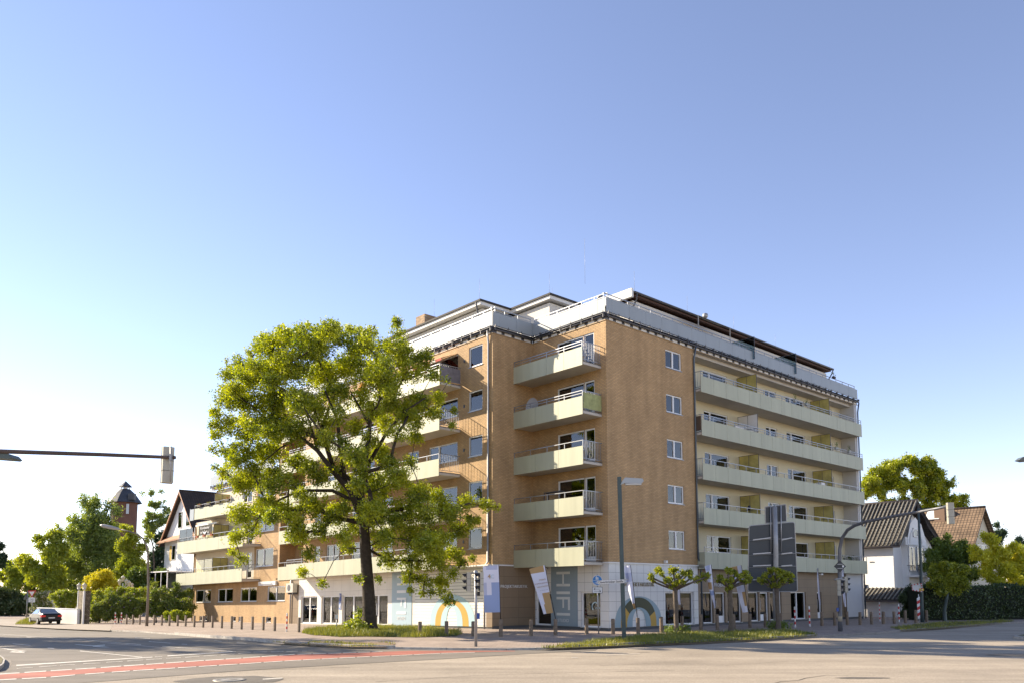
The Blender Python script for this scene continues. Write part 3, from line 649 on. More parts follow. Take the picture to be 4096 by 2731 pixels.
# painted arches
for F_, ca, cz, wd, ht, cols, wp in ((FLm, 10.1, .12, (2.3, 1.72, 1.12, .52), (1.95, 1.62, 1.36, 1.2), (arch_b, arch_g, arch_b), True), (FR0, 2.6, .17, (2.13, 1.62, 1.08, .6), (1.75, 1.68, 1.1, 1.0), (arch_s, arch_g, arch_s), False)):
    for k in range(3):
        b = MB(); n = 28
        for i in range(n):
            t0, t1 = math.pi*i/n, math.pi*(i+1)/n; mm = 1 if (k == 1 and not wp and .16*math.pi < (t0+t1)/2 < .8*math.pi) else 0
            q = [(wd[k], ht[k], t0), (wd[k+1], ht[k+1], t0), (wd[k+1], ht[k+1], t1), (wd[k], ht[k], t1)]
            A_ = [F_.P(ca+w_*math.cos(t), .012+k*.004, cz+h*math.sin(t)**.8) for w_, h, t in q]; b.poly(A_, mm)
        b.build('painted_arch', [cols[k], arch_d], B, wp)
# ledge between shops and brick
g = MB()
FR0.box(g, -.06, 8.5, .0, .07, 3.78, 3.86); FN.box(g, 0, 1.0, .0, .07, 3.78, 3.86); g.build('ledge', wstone, B); g = MB(); FD.box(g, -3.35, -1.7, 0.003, .1, 3.72, 3.8); FLm.box(g, 6.2, 9.2, 0.003, .35, 3.72, 3.8)
g.build('ledge', wstone, B, True); g = MB(); FLm.box(g, 34.6, 38.0, .003, .18, 3.25, 3.6)
g.build('ledge', wstone, B, True)
# ---- balconies
def balcony(F_, a0, a1, b, f, two=False, ends=(), pw=1.2, name='balcony', wall_d=0.0, cloth=None, pm=panel, wp=True, slabdeep=None):
    s = MB(); dd = -slabdeep if slabdeep else .003
    n = max(1, int((a1-a0)/6))
    for i in range(n): F_.box(s, a0+(a1-a0)*i/n, a0+(a1-a0)*(i+1)/n, dd, b-.03, f-.22, f-.02)
    o = s.build(name, soffit, B, wp)
    p = MB(); n = max(1, round((a1-a0)/pw)); w_ = (a1-a0)/n
    for i in range(n): F_.box(p, a0+i*w_+(.008 if i else 0), a0+(i+1)*w_-(.008 if i < n-1 else 0), b, b+.02, f-.28, f+.77)
    for i in range(1, n): F_.box(p, a0+i*w_-.03, a0+i*w_+.03, b-.012, b, f-.27, f+.76, 1)
    if 'solid' in ends: F_.box(p, a0, a0+.02, .003, b-.002, f-.28, f+.77)
    p.build('balcony_panel', [pm, panelgap], o, wp)
    r = MB(); F_.box(r, a0, a1, b-.04, b+.01, f+1.07, f+1.11)
    if two: F_.box(r, a0, a1, b-.03, b-.0, f+.92, f+.95)
    k = max(1, round((a1-a0)/1.3))
    for i in range(k+1):
        x = a0+.03+(a1-a0-.06)*i/k; F_.box(r, x-.02, x+.02, b-.035, b-.005, f+.0, f+1.07)
    for e in ends:
        if e == 'solid': continue
        x = a0 if e == 'lo' else a1-.03
        F_.box(r, x, x+.03, .003, b-.04, f+1.07, f+1.11); F_.box(r, x, x+.03, .003, b-.04, f+.06, f+.09); F_.box(r, x, x+.03, .003, b-.04, f-.08, f-.02, 1)
        m_ = int((b)/.13)
        for i in range(1, m_): F_.box(r, x+.008, x+.022, i*b/m_-.008, i*b/m_+.008, f+.09, f+1.07)
    r.build('railing', [greyp, dkmetal], o, wp)
    return o
recB = []
for i, f in enumerate(FL): recB.append(balcony(FN, .38, 6.19, 1.6, f, i >= 3, ('lo',), pw=1.9 if i != 4 else 1.5, wp=False))
for i, f in enumerate(FL):
    lo, hi = (9.35, 29.6)
    o = balcony(FLm, lo, hi, 1.64, f, i >= 3, ('lo', 'hi'), pw=2.3)
    balcony(FLm, 29.62, 34.4, .05, f, False, pw=1.6)
for i, f in enumerate(FL[:2]): balcony(FLm, 38.1, 54.35, 1.64, f, False, ('lo',), pw=2.6)
balcony(FLm, 38.1, 49.9, 1.64, FL[2], False, ('lo',), pw=2.9)
rb = []
for i, f in enumerate(FL): rb.append(balcony(FRW, 8.55, 31.3, 1.7, f, i >= 3, ('solid',) if i == 0 else ('lo',), pw=1.42, wp=False))
# the right wing's rear wall behind its balconies
b = MB(); RWW = [(11.3, 14.2, .9, 2.06), (19.2, 20.8, .05, 2.06), (22.2, 25.05, .9, 2.06), (28.9, 29.6, .05, 2.1)]
wall(b, FRW, 8.48, 31.1, 3.8, 17.85, [(a, c, f+z0, f+z1) for f in FL for a, c, z0, z1 in RWW])
b.build('rendered_wall', render_cream, B)
b = MB(); b.box(31.1, 31.6, -.02, 11.5, 3.8, 17.85); b.build('end_wall', render_grey, B)
for i, f in enumerate(FL):
    for j, (a, c, z0, z1) in enumerate(RWW):
        window(FRW, a, c, f+z0, f+z1, {0: (.27,), 1: (.42,), 2: (.27,)}.get(j, ()), ['dark', 'net', 'grey', 'dark', 'sides', 'half', 'dark'][(i*2+j) % 7], 'balcony_door' if z0 < .5 else 'window', sill=z0 > .5)
        if j == 3: continue
# privacy screens of amber glass
def screen(F_, a, d0, d1, z0, z1, m=amber, wp=False, nm='privacy_screen', cols=2):
    b = MB()
    def bx(dd0, dd1, zz0, zz1, k, t): F_.box(b, a-t, a+t, dd0, dd1, zz0, zz1, k)
    bx(d0, d1, z0, z1, 0, .006)
    for q in [z0, (z0+z1)/2-.1, z1]: bx(d0-.02, d1+.02, q-.015, q+.015, 1, .015)
    for i in range(cols+1):
        q = d0+(d1-d0)*i/cols; bx(q-.015, q+.015, z0, z1, 1, .014)
    return b.build(nm, [m, dkmetal], B, wp)
for i, f in enumerate(FL):
    screen(FRW, 15.4, .05, 1.6, f+.3, f+2.15, render_white if i == 3 else amber); screen(FRW, 26.0, .05, 1.6, f+.3, f+2.15)
for i, f in enumerate(FL[:3]):
    screen(FLm, 45.2, .05, 1.5, f+.1, f+1.9, wp=True)
    b = MB(); FLm.box(b, 49.0 if i < 2 else 46.6, 53.0 if i < 2 else 48.2, .06, .08, f+.2, f+2.0); FLm.box(b, 51.0, 51.04, .08, .1, f+.2, f+2.0, 1) if i < 2 else None; FLm.box(b, 49.0 if i < 2 else 46.6, 53.0 if i < 2 else 48.2, .08, .1, f+1.1, f+1.14, 1)
    b.build('privacy_screen', [amber, dkmetal], B, True)
# wing terrace wind break and awning box
b = MB(); FLm.box(b, 50.6, 54.2, 1.5, 1.51, FL[1]+.85, FL[1]+1.9)
for x in (50.6, 52.3, 54.2): FLm.box(b, x-.02, x+.02, 1.49, 1.53, FL[1]+.8, FL[1]+1.95, 1)
b.build('wind_break', [glassmat('clear wind break', (.85, .86, .85), 1.5), greyp], B, True)
b = MB(); FLm.box(b, 47.0, 52.5, .3, .55, FL[1]+2.15, FL[1]+2.28); b.build('awning_box', white, B, True)
# ---- roof edge: fascia, gutter, brackets, parapet panels and rails
SLB = 17.85
def roofedge(F_, a0, a1, wp=False, z=SLB, pd=.03, pw=1.55, first=0, pm=gpanel):
    s = MB()
    n = max(1, round((a1-a0)/.78)); st = (a1-a0)/n
    F_.box(s, a0, a1, -.3, -.03, z, z+.32, 1)
    for i in range(n):
        x = a0+i*st; F_.box(s, x+.14, x+st-.14, -.03, -.005, z+.02, z+.24, 0)
    F_.box(s, a0, a1, -.02, .04, z-.04, z+.015, 2)
    s.build('roof_fascia', [wstone, dkmetal, mat('brown flashing', (.33, .23, .12), .6)], B, wp)
    g_ = MB(); g_.tube([F_.P(a0, .10, z+.22), F_.P(a1, .10, z+.22)], .065, 8); F_.box(g_, a0, a1, .0, .22, z+.30, z+.315)
    g_.tube([F_.P(a0, .22, z+.38), F_.P(a1, .22, z+.38)], .02, 6)
    g_.build('gutter', dkmetal, B, wp)
    k = MB()
    n = max(1, round((a1-a0)/.95)); st = (a1-a0)/n
    for i in range(n+1):
        x = min(max(a0+i*st, a0+.05), a1-.05)
        F_.box(k, x-.03, x+.03, -.1, .20, z+.30, z+.42); F_.box(k, x-.02, x+.02, .17, .20, z+.10, z+.5)
    k.build('bracket', dkmetal, B, wp)
    p = MB(); n = max(1, round((a1-a0-first)/pw)); w_ = (a1-a0-first)/n; xs = [a0]+[a0+first+i*w_ for i in range(0 if first else 1, n+1)]
    for x0, x1 in zip(xs, xs[1:]): F_.box(p, x0+.006, x1-.006, pd, pd+.02, z+.46, z+1.30)
    for x in xs[1:-1]: F_.box(p, x-.03, x+.03, pd-.012, pd, z+.47, z+1.29, 1)
    p.build('parapet_panel', [pm, panelgap], B, wp)
    r = MB(); F_.box(r, a0, a1, -.20, -.15, z+1.62, z+1.66); F_.box(r, a0, a1, -.19, -.16, z+1.44, z+1.47)
    n = max(1, round((a1-a0)/1.1)); st = (a1-a0)/n
    for i in range(n+1):
        x = min(max(a0+i*st, a0+.02), a1-.02); F_.box(r, x-.02, x+.02, -.19, -.16, z+.45, z+1.62)
    r.build('parapet_railing', greyp, B, wp)
roofedge(FR0, 0, 31.8, first=.5); roofedge(FN, 0, 6.19, first=.6); roofedge(FD, -3.31, 0, first=.5); roofedge(FLm, 6.19, 34.9, True, first=.4, pw=2.3)
roofedge(Fac('U', -3.61), 34.9, 49.2, True, z=12.25, pd=.1, pw=2.2)
# slabs / flat roofs / soffits
b = MB(); b.box(.3, 31.6, .3, 11.5, 17.6, 17.84); b.box(-3.0, 8.4, 6.5, 34.9, 17.6, 17.84); b.box(-3.0, 8, 34.9, 49.0, 11.95, 12.24)
b.box(8.5, 31.1, .0, 1.19, 17.82, 17.84); b.box(-3.3, 8, 39.4, 53.9, 9.2, 9.34); b.box(.3, 31.5, 11.3, 11.5, -.1, 17.6); b.box(8.1, 8.3, 11.5, 34.9, -.1, 17.6); b.box(-3.0, 8.4, 34.7, 34.88, 9.3, 17.6)
b.build('roof_slab', soffit, B, True)
# the wing's second floor roof terrace front
b = MB(); FLm.box(b, 49.95, 51.0, 1.66, 1.7, 9.25, 10.35); b.build('parapet_panel', gpanel, B, True)
# ---- penthouse storey
ph = MB()
PW = []
def block(u0, u1, v0, v1, z1): 
    for F_, a0, a1 in ((Fac('V', v0), u0, u1), (Fac('U', u0), v0, v1)): wall(ph, F_, a0, a1, 17.84, z1, [])
    ph.poly([(u0, v1, 17.84), (u1, v1, 17.84), (u1, v1, z1), (u0, v1, z1)]); ph.poly([(u1, v0, 17.84), (u1, v1, 17.84), (u1, v1, z1), (u1, v0, z1)])
block(4.9, 30.6, 2.0, 10, 20.75); block(1.2, 8, 5.85, 12, 20.75); block(-1.3, 8, 9.65, 20.4, 20.8)
ph.build('penthouse_wall', mat('cream penthouse render', (.62, .59, .53), .85, var=.05), B)
FP = Fac('V', 1.99)
for a in (9.5, 14.2, 19.5, 23.0, 26.6): window(FP, a, a+2.2, 18.75, 20.2, (.5,), 'dark', rev=.02, w=.07)
FP2 = Fac('U', -1.31)
for a in (10.8, 13.5, 17.0): window(FP2, a, a+1.6, 18.75, 20.1, (.5,), 'dark', rev=.02, w=.07)
rf = MB()
def roofslab(u0, u1, v0, v1, z, rise=.15, th=.28, ov=.0):
    rf.box(u0, u1, v0, v1, z, z+.22, 1); rf.box(u0-.09, u1+.09, v0-.09, v1+.09, z+.22, z+.34, 0)
    c = ((u0+u1)/2, (v0+v1)/2)
    for A_, B_ in (((u0, v0), (u1, v0)), ((u1, v0), (u1, v1)), ((u1, v1), (u0, v1)), ((u0, v1), (u0, v0))): rf.poly([(A_[0], A_[1], z+.34), (B_[0], B_[1], z+.34), (c[0]+(B_[0]-c[0])*.3, c[1]+(B_[1]-c[1])*.3, z+.34+rise), (c[0]+(A_[0]-c[0])*.3, c[1]+(A_[1]-c[1])*.3, z+.34+rise)], 0)
roofslab(.9, 8.3, 5.5, 12.2, 20.87); roofslab(-1.76, 8.2, 9.3, 20.7, 20.87)
rf.box(4.5, 30.85, 1.7, 10.3, 20.92, 21.04, 2); rf.box(4.5, 30.95, 1.6, 10.4, 21.04, 21.18, 0); rf.box(4.3, 4.5, 1.6, 10.4, 20.75, 21.32, 1)
rf.build('penthouse_roof', [roofdark, wstone, mat('brown soffit boards', (.08, .04, .03), .7)], B)
for nm_, r_, p_ in (('gutter', .07, [(4.6, 1.55, 21.1), (31.0, 1.55, 21.1)]), ('downpipe', .05, [(4.75, 1.52, 21.05), (4.8, 1.6, 20.7), (4.85, 1.9, 20.3), (4.85, 1.93, 17.9)]), ('downpipe', .05, [(30.9, 1.5, 21.1), (30.95, 1.7, 20.7), (30.7, 1.9, 20.2), (30.7, 1.9, 17.9)]), ('downpipe', .055, [(-1.8, 9.75, 21.15), (-1.75, 9.7, 20.9), (-1.42, 9.9, 20.3), (-1.38, 9.9, 17.9)])):
    gt = MB(); gt.tube(p_, r_, 8); gt.build(nm_, dkmetal, B)
def pipe(pts, r=.055, m=greyp, wp=True): b = MB(); b.tube(pts, r, 8); b.build('downpipe', m, B, wp)
pipe([(-3.45, 6.54, 18.05), (-3.42, 6.54, 17.6), (-3.38, 6.54, 17.3), (-3.38, 6.54, 3.95), (-3.6, 6.56, 3.7), (-3.6, 6.56, .0)], .06, steel)
pipe([(8.6, -.15, 18.0), (8.48, -.14, 17.5), (8.46, -.08, 17.2), (8.46, -.08, 4.3), (8.75, -.08, 3.9), (8.75, -.08, 0)], .06, mat('slate downpipe', (.10, .12, .14), .45, .4), False)
pipe([(31.9, -.1, 18.0), (31.7, -.06, 17.2), (31.66, -.06, 0)], .06, MATS['slate downpipe'], False); pipe([(31.35, -.05, 17.8), (31.35, -.05, 0)], .07, white, False)
pipe([(-3.4, 31.9, 3.6), (-3.4, 31.9, 0)], .05); pipe([(-3.4, 53.8, 8.9), (-3.4, 53.8, 0)], .06, dkmetal)
for u, v, h in ((4.6, 1.6, 1.3), (10.5, 1.8, 1.2), (16.2, 1.8, 1.1), (22, 1.8, 1.0), (30.8, 1.8, .9), (.95, 5.6, 1.4), (-1.5, 9.7, 1.6), (1.4, 2.9, 2.9), (-1.6, 14.6, 1.5), (-1.6, 15.6, 1.0), (2.0, 6.4, .9)):
    b = MB(); b.tube([(u, v, 21.2), (u, v, 21.2+h)], .007, 5); b.build('lightning_rod', steel, B)
b = MB(); b.box(-1.0, .1, 16.6, 17.7, 20.8, 22.35); b.build('chimney', chbrick, B)
b = MB(); b.lathe((13.2, 2.2, 21.2), [(.07, 0), (.07, .35), (.16, .4), (.2, .55), (.16, .68), (.02, .74)], 12); b.build('roof_ventilator', steel, B)
b = MB(); b.lathe((.45, .8, 19.3), [(.02, 0), (.2, .05), (.22, .25), (.05, .36)], 12); b.build('roof_ventilator', steel, B)
# penthouse terrace dividers
for u in (15.6, 21.4): screen(Fac('V', 2.0), u, .1, 2.2, 18.6, 20.15, glassmat('blue grey wind screen', (.45, .56, .62), 1.6), nm='terrace_divider')
b = MB(); b.poly([(9.8, 1.3, 20.9), (13.5, 1.3, 20.85), (13.5, .4, 20.45), (9.8, .4, 20.5)]); b.box(9.75, 9.8, .4, .45, 18.4, 20.5); b.box(13.5, 13.55, .4, .45, 18.4, 20.5); b.build('awning', mat('grey canvas', (.35, .34, .31), .9), B)
# red and white awning over the top left balcony, grey cloth on its end railing
b = MB()
for i in range(14):
    a = 9.7+i*.62; b.poly([(-3.33, a, 17.4), (-3.33, a+.62, 17.4), (-4.6, a+.62, 16.85), (-4.6, a, 16.85)], i % 2); b.poly([(-4.6, a, 16.85), (-4.6, a+.62, 16.85), (-4.6, a+.62, 16.7), (-4.6, a, 16.7)], i % 2)
b.build('awning', [mat('red awning cloth', (.45, .1, .08), .9), mat('white awning cloth', (.65, .58, .54), .9)], B)
b = MB(); b.box(-4.93, -3.35, 9.32, 9.335, 15.3, 16.22); b.build('railing_cloth', mat('grey railing cloth', (.20, .19, .21), .95, var=.3, vscale=4), B)
b = MB(); b.box(-1.57, -.05, .355, .37, 12.5, 13.4); b.build('railing_cloth', mat('olive railing cloth', (.34, .36, .16), .95, var=.3, vscale=3), B)
b = MB(); b.box(8.535, 8.55, -.46, 1.1, FL[3]+.05, FL[3]+1.0); b.build('railing_cloth', mat('brown railing mat', (.10, .07, .05), .95), B)
# small fittings on the walls
def fitting(nm, p, s, m, wp=True): b = MB(); b.box(p[0]-s[0]/2, p[0]+s[0]/2, p[1]-s[1]/2, p[1]+s[1]/2, p[2]-s[2]/2, p[2]+s[2]/2); b.build(nm, m, B, wp)
fitting('floodlight', (-3.65, 19.0, 3.45), (.25, .35, .2), white); fitting('floodlight', (-.3, 4.9, 3.5), (.2, .25, .25), white, False); fitting('floodlight', (24.0, -.25, 3.5), (.3, .2, .12), white, False)
fitting('camera_box', (5.1, -.1, 3.98), (.14, .2, .16), white, False); fitting('meter_box', (31.9, -.1, 2.6), (.3, .25, .3), greyp, False); fitting('bracket_lamp', (32.3, -.5, 4.6), (.5, .2, .1), steel, False)
for z in (17.0, 14.1, 11.3, 8.4, 5.6): fitting('vent_cap', (-3.33, 8.95, z-.3), (.05, .12, .18), dkmetal)
ac = MB(); FLm.box(ac, 30.7, 31.9, .1, .5, 2.55, 3.3); ac.box(-3.75, -3.35, 30.8, 30.9, 2.4, 2.55, 1); ac.box(-3.75, -3.35, 31.6, 31.7, 2.4, 2.55, 1)
aco = ac.build('air_conditioner', [mat('beige unit', (.5, .47, .4), .5), dkmetal], B, True)
fan = MB(); ring(FLm, fan, 31.4, 2.93, .0, .27, 0, 6.283, .51, n=18); fan.build('fan_grille', dkmetal, aco, True)
ps = MB(); FLm.box(ps, 23.72, 24.02, .01, .04, 1.75, 2.35); po = ps.build('parking_sign', mat('dark blue sign', (.03, .06, .25), .4), B, True)
text_mb('sign_lettering', 'P', .42, FLm.M(23.9, 2.0, .05), signwhite, po, wp=True)
ps = MB(); FLm.box(ps, 23.72, 24.02, .01, .04, 1.15, 1.72); po = ps.build('arrow_sign', mat('mid blue sign', (.16, .24, .5), .4), B, True)
pa = MB(); FLm.box(pa, 23.78, 23.96, .041, .05, 1.45, 1.52); FLm.box(pa, 23.85, 23.96, .041, .05, 1.3, 1.4); FLm.box(pa, 23.75, 23.79, .041, .05, 1.2, 1.65); pa.build('sign_mark', signwhite, po, True)
# ================================================================== trees and plants
import numpy as np
rng = np.random.default_rng(11)
def leafmesh(name, P, size, m, parent=None, flat=.0, asp=.62, extra=None):
    """P: n x 3 leaf positions -> one mesh of small bent leaf faces in random directions"""
    n = len(P); s = size*rng.uniform(.6, 1.3, (n, 1))
    a = rng.normal(size=(n, 3)); a[:, 2] *= (1-flat); a /= np.linalg.norm(a, axis=1, keepdims=True)
    b = rng.normal(size=(n, 3)); b[:, 2] *= (1-flat); b -= a*(a*b).sum(1, keepdims=True); b /= np.linalg.norm(b, axis=1, keepdims=True)
    c = np.cross(a, b); k = rng.uniform(-.3, .3, (n, 1))
    v = np.stack([P-a*s*.5, P+b*s*asp*.5+c*s*k*.5, P+a*s*.5, P-b*s*asp*.5+c*s*k*.5], 1).reshape(-1, 3)
    f = np.arange(4*n).reshape(-1, 4)
    me = bpy.data.meshes.new(name); me.vertices.add(4*n); me.vertices.foreach_set('co', v.astype(np.float32).ravel())
    me.loops.add(4*n); me.loops.foreach_set('vertex_index', f.ravel().astype(np.int32))
    me.polygons.add(n); me.polygons.foreach_set('loop_start', (np.arange(n)*4).astype(np.int32))
    me.materials.append(m)
    if extra:
        me.materials.append(extra[0]); me.polygons.foreach_set('material_index', (rng.random(n) < extra[1]).astype(np.int32))
    me.update(calc_edges=True); me.validate()
    o = bpy.data.objects.new(name, me); S.collection.objects.link(o)
    if parent: o.parent = parent
    return o
def cluster(c, r, n, tuft=.28, per=11, sq=(1, 1, .85), shell=.45):
    """n leaves round c, gathered in little tufts that leave gaps"""
    nt_ = max(1, n//per); d = rng.normal(size=(nt_, 3)); d /= np.linalg.norm(d, axis=1, keepdims=True)
    rr = r*(shell+(1-shell)*rng.random((nt_, 1)))**.8*rng.uniform(.75, 1.12, (nt_, 1)); q = np.array(c)+d*rr*np.array(sq)
    return (q[:, None, :]+rng.normal(scale=tuft*.45, size=(nt_, per, 3))).reshape(-1, 3)
def skeleton(mb, base, tips, r0, rt=.02, jit=.25, maxr=99, rise=.15, ns=7):
    """connect the tips to the trunk nodes, nearest first, with crooked tapering limbs"""
    nodes = [Vector(b) for b in base]; par = [i-1 for i in range(len(base))]; depth = [(nodes[i]-nodes[0]).length for i in range(len(nodes))]
    tips = sorted([Vector(t) for t in tips], key=lambda t: (t-nodes[-1]).length); load = [0]*len(nodes)
    segs = []; first = max(1, len(base)//2)
    for t in tips:
        best = min(range(first, len(nodes)), key=lambda i: (nodes[i]-t).length+(.35*max(0, nodes[i].z-t.z))+.12*depth[i])
        a = nodes[best]; L = (t-a).length; k = max(1, int(L/1.1)); last = best
        for j in range(1, k+1):
            p = a.lerp(t, j/k)
            if j < k: p = p+Vector([random.gauss(0, jit*min(1, L/3)) for _ in range(3)])+Vector((0, 0, rise*math.sin(math.pi*j/k)*L*.5))
            nodes.append(p); par.append(last); depth.append(depth[last]+L/k); load.append(0); last = len(nodes)-1
        i = last
        while i >= 0: load[i] += 1; i = par[i]
    mx = max(load)
    R = [max(rt, min(r0, r0*(l/mx)**.5)) for l in load]
    kids = {}
    for i, p in enumerate(par): kids.setdefault(p, []).append(i)
    for i in range(len(base), len(nodes)):
        p = par[i]
        if p < 0: continue
        ra = min(R[p], R[i]*1.35); mb.tube([nodes[p], (nodes[p]+nodes[i])/2+Vector([random.gauss(0, jit*.15) for _ in range(3)]), nodes[i]], [ra, (ra+R[i])/2, R[i]], ns if R[i] > .06 else 4)
    return nodes, R
def tree(name, label, cat, base, trunk, tips, leaf, lm, bm_, r0, n, size, group=None, jit=.25, tuft=.28, sq=(1, 1, .85), shell=.45, flat=0, extra=None, flare=1.5, keep=None, twigs=2, rise=.15):
    """base: foot in the world; trunk: list of world points; tips: [(world point, radius)]"""
    e = empty(name, base, 0, label, cat, group); bs = Vector(base); mb = MB()
    tr = [Vector(p)-bs for p in trunk]; k = len(tr)
    rad = [r0*(flare if i == 0 else 1)*(1-.35*i/max(1, k-1)) for i in range(k)]
    pts = [tr[0]-Vector((0, 0, .3)), tr[0], tr[0].lerp(tr[1], .06), tr[0].lerp(tr[1], .25)]+tr[1:]
    mb.tube(pts, [r0*flare*1.15, r0*flare, r0*(1+(flare-1)*.45), r0*1.05]+rad[1:], 14)
    T = [(Vector(p)-bs, r) for p, r in tips]
    nodes, R = skeleton(mb, tr, [p for p, r in T], rad[-1], jit=jit, rise=rise)
    for p, r in T:
        for _ in range(twigs):
            d = Vector([random.gauss(0, 1) for _ in range(3)]).normalized(); mb.tube([p, p+d*r*.5+Vector((0, 0, .05)), p+d*r*.95], [.018, .012, .004], 4, cap=False)
    mb.build('trunk', bm_, e, uv=False)
    tot = sum(r*r for p, r in T)
    P = np.concatenate([cluster(tuple(p), r, max(6, int(n*r*r/tot)), tuft, sq=sq, shell=shell) for p, r in T])
    if keep is not None: P = P[keep(P+np.array(tuple(bs)))]
    leafmesh('crown', P, size, lm, e, flat, extra=extra)
    return e
# ---- the big oak
OAK = [(1090,1400,66),(1190,1365,66),(1330,1345,56),(1260,1400,66),(1430,1375,62),(1530,1400,58),(1582,1290,24),(1590,1340,34),(1596,1395,50),(980,1480,66),(1060,1490,74),(1160,1470,76),(1280,1490,76),(1400,1470,76),(1510,1500,76),(1630,1480,66),
 (1690,1440,44),(1730,1500,38),(930,1590,64),(1010,1600,76),(1110,1590,76),(1220,1600,66),(1340,1580,66),(1450,1590,54),(1560,1600,56),(1670,1610,52),(1750,1590,34),(890,1690,50),(980,1710,76),(1080,1700,76),(1180,1720,66),
 (1290,1700,54),(1420,1710,44),(1545,1690,50),(1650,1680,50),(1735,1650,40),(905,1800,42),(970,1820,62),(1070,1810,64),(1190,1840,54),(1420,1830,52),(1520,1810,48),(900,1885,34),(960,1930,54),(1050,1920,64),(1160,1930,54),(1270,1910,44),
 (1400,1950,64),(1510,1940,64),(1600,1920,50),(1680,1970,50),(1745,1985,40),(960,2050,54),(1060,2040,64),(1150,2040,54),(1250,2030,54),(1350,2050,54),(1500,2050,64),(1610,2040,64),(1700,2060,56),(1790,2030,54),(1865,2010,42),
 (1940,2020,30),(1990,2026,16),(940,2150,38),(965,2240,30),(1010,2120,40),(1190,2130,48),(1280,2120,44),(1380,2140,44),(1530,2150,56),(1640,2140,64),(1740,2150,64),(1830,2120,44),(1875,2085,36),(1240,2210,34),(1210,2285,26),
 (1290,2330,20),(1390,2190,34),(1560,2240,46),(1650,2240,56),(1750,2240,56),(1815,2215,38),(1850,2255,26),(1640,2305,34),(1700,2320,38),(1765,2320,36),(1815,2290,24),(1765,2370,28),(1800,2395,28),(1725,2365,20),
 (1020,1410,36),(905,1500,30),(860,1650,26),(868,1740,24),(1480,1340,34),(1130,1330,28),(1270,1330,26),(1400,1320,26),
 (1300,1760,44),(1370,1780,40),(1480,1760,44),(1590,1730,44),(1660,1750,34),(1560,1850,44),(1450,1890,40),(1330,1860,44),(1240,1870,40),(1640,1850,34),(1350,1660,40),(1490,1640,40),(1260,1640,44),(1610,1640,40),(1100,1890,40),(1010,1880,40),(1180,2080,40),(1450,2090,50),(1580,2090,44),(1680,2180,44),
 (1232,1304,12),(1350,1308,12),(1290,1296,10),(1090,1335,12),(1022,1398,12),(960,1425,14),(1155,1335,14),(868,1600,12),(846,1795,14),(856,1865,12),(880,1945,16),(1712,1398,14),(1795,1520,14),(1815,1640,16),(1805,1700,14),(905,1440,12),(1500,1310,12),(1440,1320,14),(1640,1400,16),(846,1700,12),(1050,1350,12),(930,2210,16),(1640,2360,14),(1690,2375,14),(1890,2230,14),(1780,2060,20),(1905,2080,16)]
ob = at(1478, 2522, .05); OD = (ob-Vector((0, 0, CH))).dot(FW)
def opos(x, y, off):
    p = dp(x, y, OD+off); u, v = loc(p); k = 0
    while (u > -6.2 and v > 5.2) and k < 60: off -= .35; p = dp(x, y, OD+off); u, v = loc(p); k += 1
    return p
otips = []
for x, y, r in OAK:
    rr = r/68.0; sp = 3.8*(1-abs(x-1400)/700); o1 = random.uniform(-1, .9)*max(sp, .8)
    otips.append((opos(x, y, o1), rr*1.1))
    if r > 44 and random.random() < .6: otips.append((opos(x+random.uniform(-25, 25), y+random.uniform(-25, 25), o1-random.choice((-1, 1))*random.uniform(1.6, 3.2)), rr*.9))
    if r > 50 and random.random() < .5: otips.append((opos(x+random.uniform(-45, 45), y+random.uniform(-45, 45), -random.uniform(1.2, 4.2)), rr*.62))
otr = [ob, dp(1476, 2400, OD), dp(1468, 2290, OD), dp(1462, 2190, OD), dp(1455, 2090, OD), dp(1440, 1980, OD)]
def okeep(P):
    u = (P[:, 0]-C0.x)*DU.x+(P[:, 1]-C0.y)*DU.y; v = (P[:, 0]-C0.x)*DV.x+(P[:, 1]-C0.y)*DV.y
    nz_ = np.array([noise.noise(Vector(q)*1.9) for q in P[::11]]); nz_ = np.repeat(nz_, 11)[:len(P)]
    if len(nz_) < len(P): nz_ = np.pad(nz_, (0, len(P)-len(nz_)))
    return ((u < -5.15) | (v < 5.9)) & (nz_ > -.09)
oak = tree('oak_tree', 'large old oak with bright yellow green spring leaves in front of the brick block', 'oak tree', ob, otr, otips, None, L_oak, bark, .38, 420000, .12, jit=.22, tuft=.2, keep=okeep, shell=.25, flare=1.75, twigs=3)
# limbs the photo shows clearly
lm_ = MB(); lb0 = ob
for pts, r in ([(1455,2090),(1400,1960),(1330,1880),(1270,1800),(1200,1745),(1130,1715)], .2), ([(1440,1980),(1450,1900),(1470,1800),(1480,1700),(1475,1600)], .19), ([(1470,1860),(1540,1740),(1610,1650),(1700,1590)], .12), ([(1480,1700),(1440,1630),(1400,1560)], .09), ([(1380,1930),(1360,1780),(1350,1680),(1300,1560)], .15), ([(1200,1745),(1120,1790),(1050,1850)], .07), ([(1462,2110),(1560,2040),(1680,2020),(1780,2040),(1880,2010)], .14), ([(1450,2020),(1330,1960),(1200,1960),(1090,2010),(1020,2080)], .12), ([(1270,1800),(1240,1690),(1200,1600)], .08):
    n = len(pts); lm_.tube([opos(x, y, -.25-.25*i)-lb0 for i, (x, y) in enumerate(pts)], [r*(1-.7*i/(n-1)) for i in range(n)], 9)
lm_.build('limb', bark, oak, uv=False)
sp_ = np.concatenate([cluster(tuple(dp(x, y, OD-.7)-lb0), r/68, n, .2) for x, y, r, n in ((1425, 2500, 34, 420), (1455, 2512, 26, 200), (1400, 2505, 20, 130), (1436, 2462, 14, 90), (1440, 2440, 10, 50), (1435, 2310, 22, 130), (1515, 2318, 16, 90), (1530, 2240, 20, 100))])
leafmesh('shoots', sp_, .17, L_lime, oak)
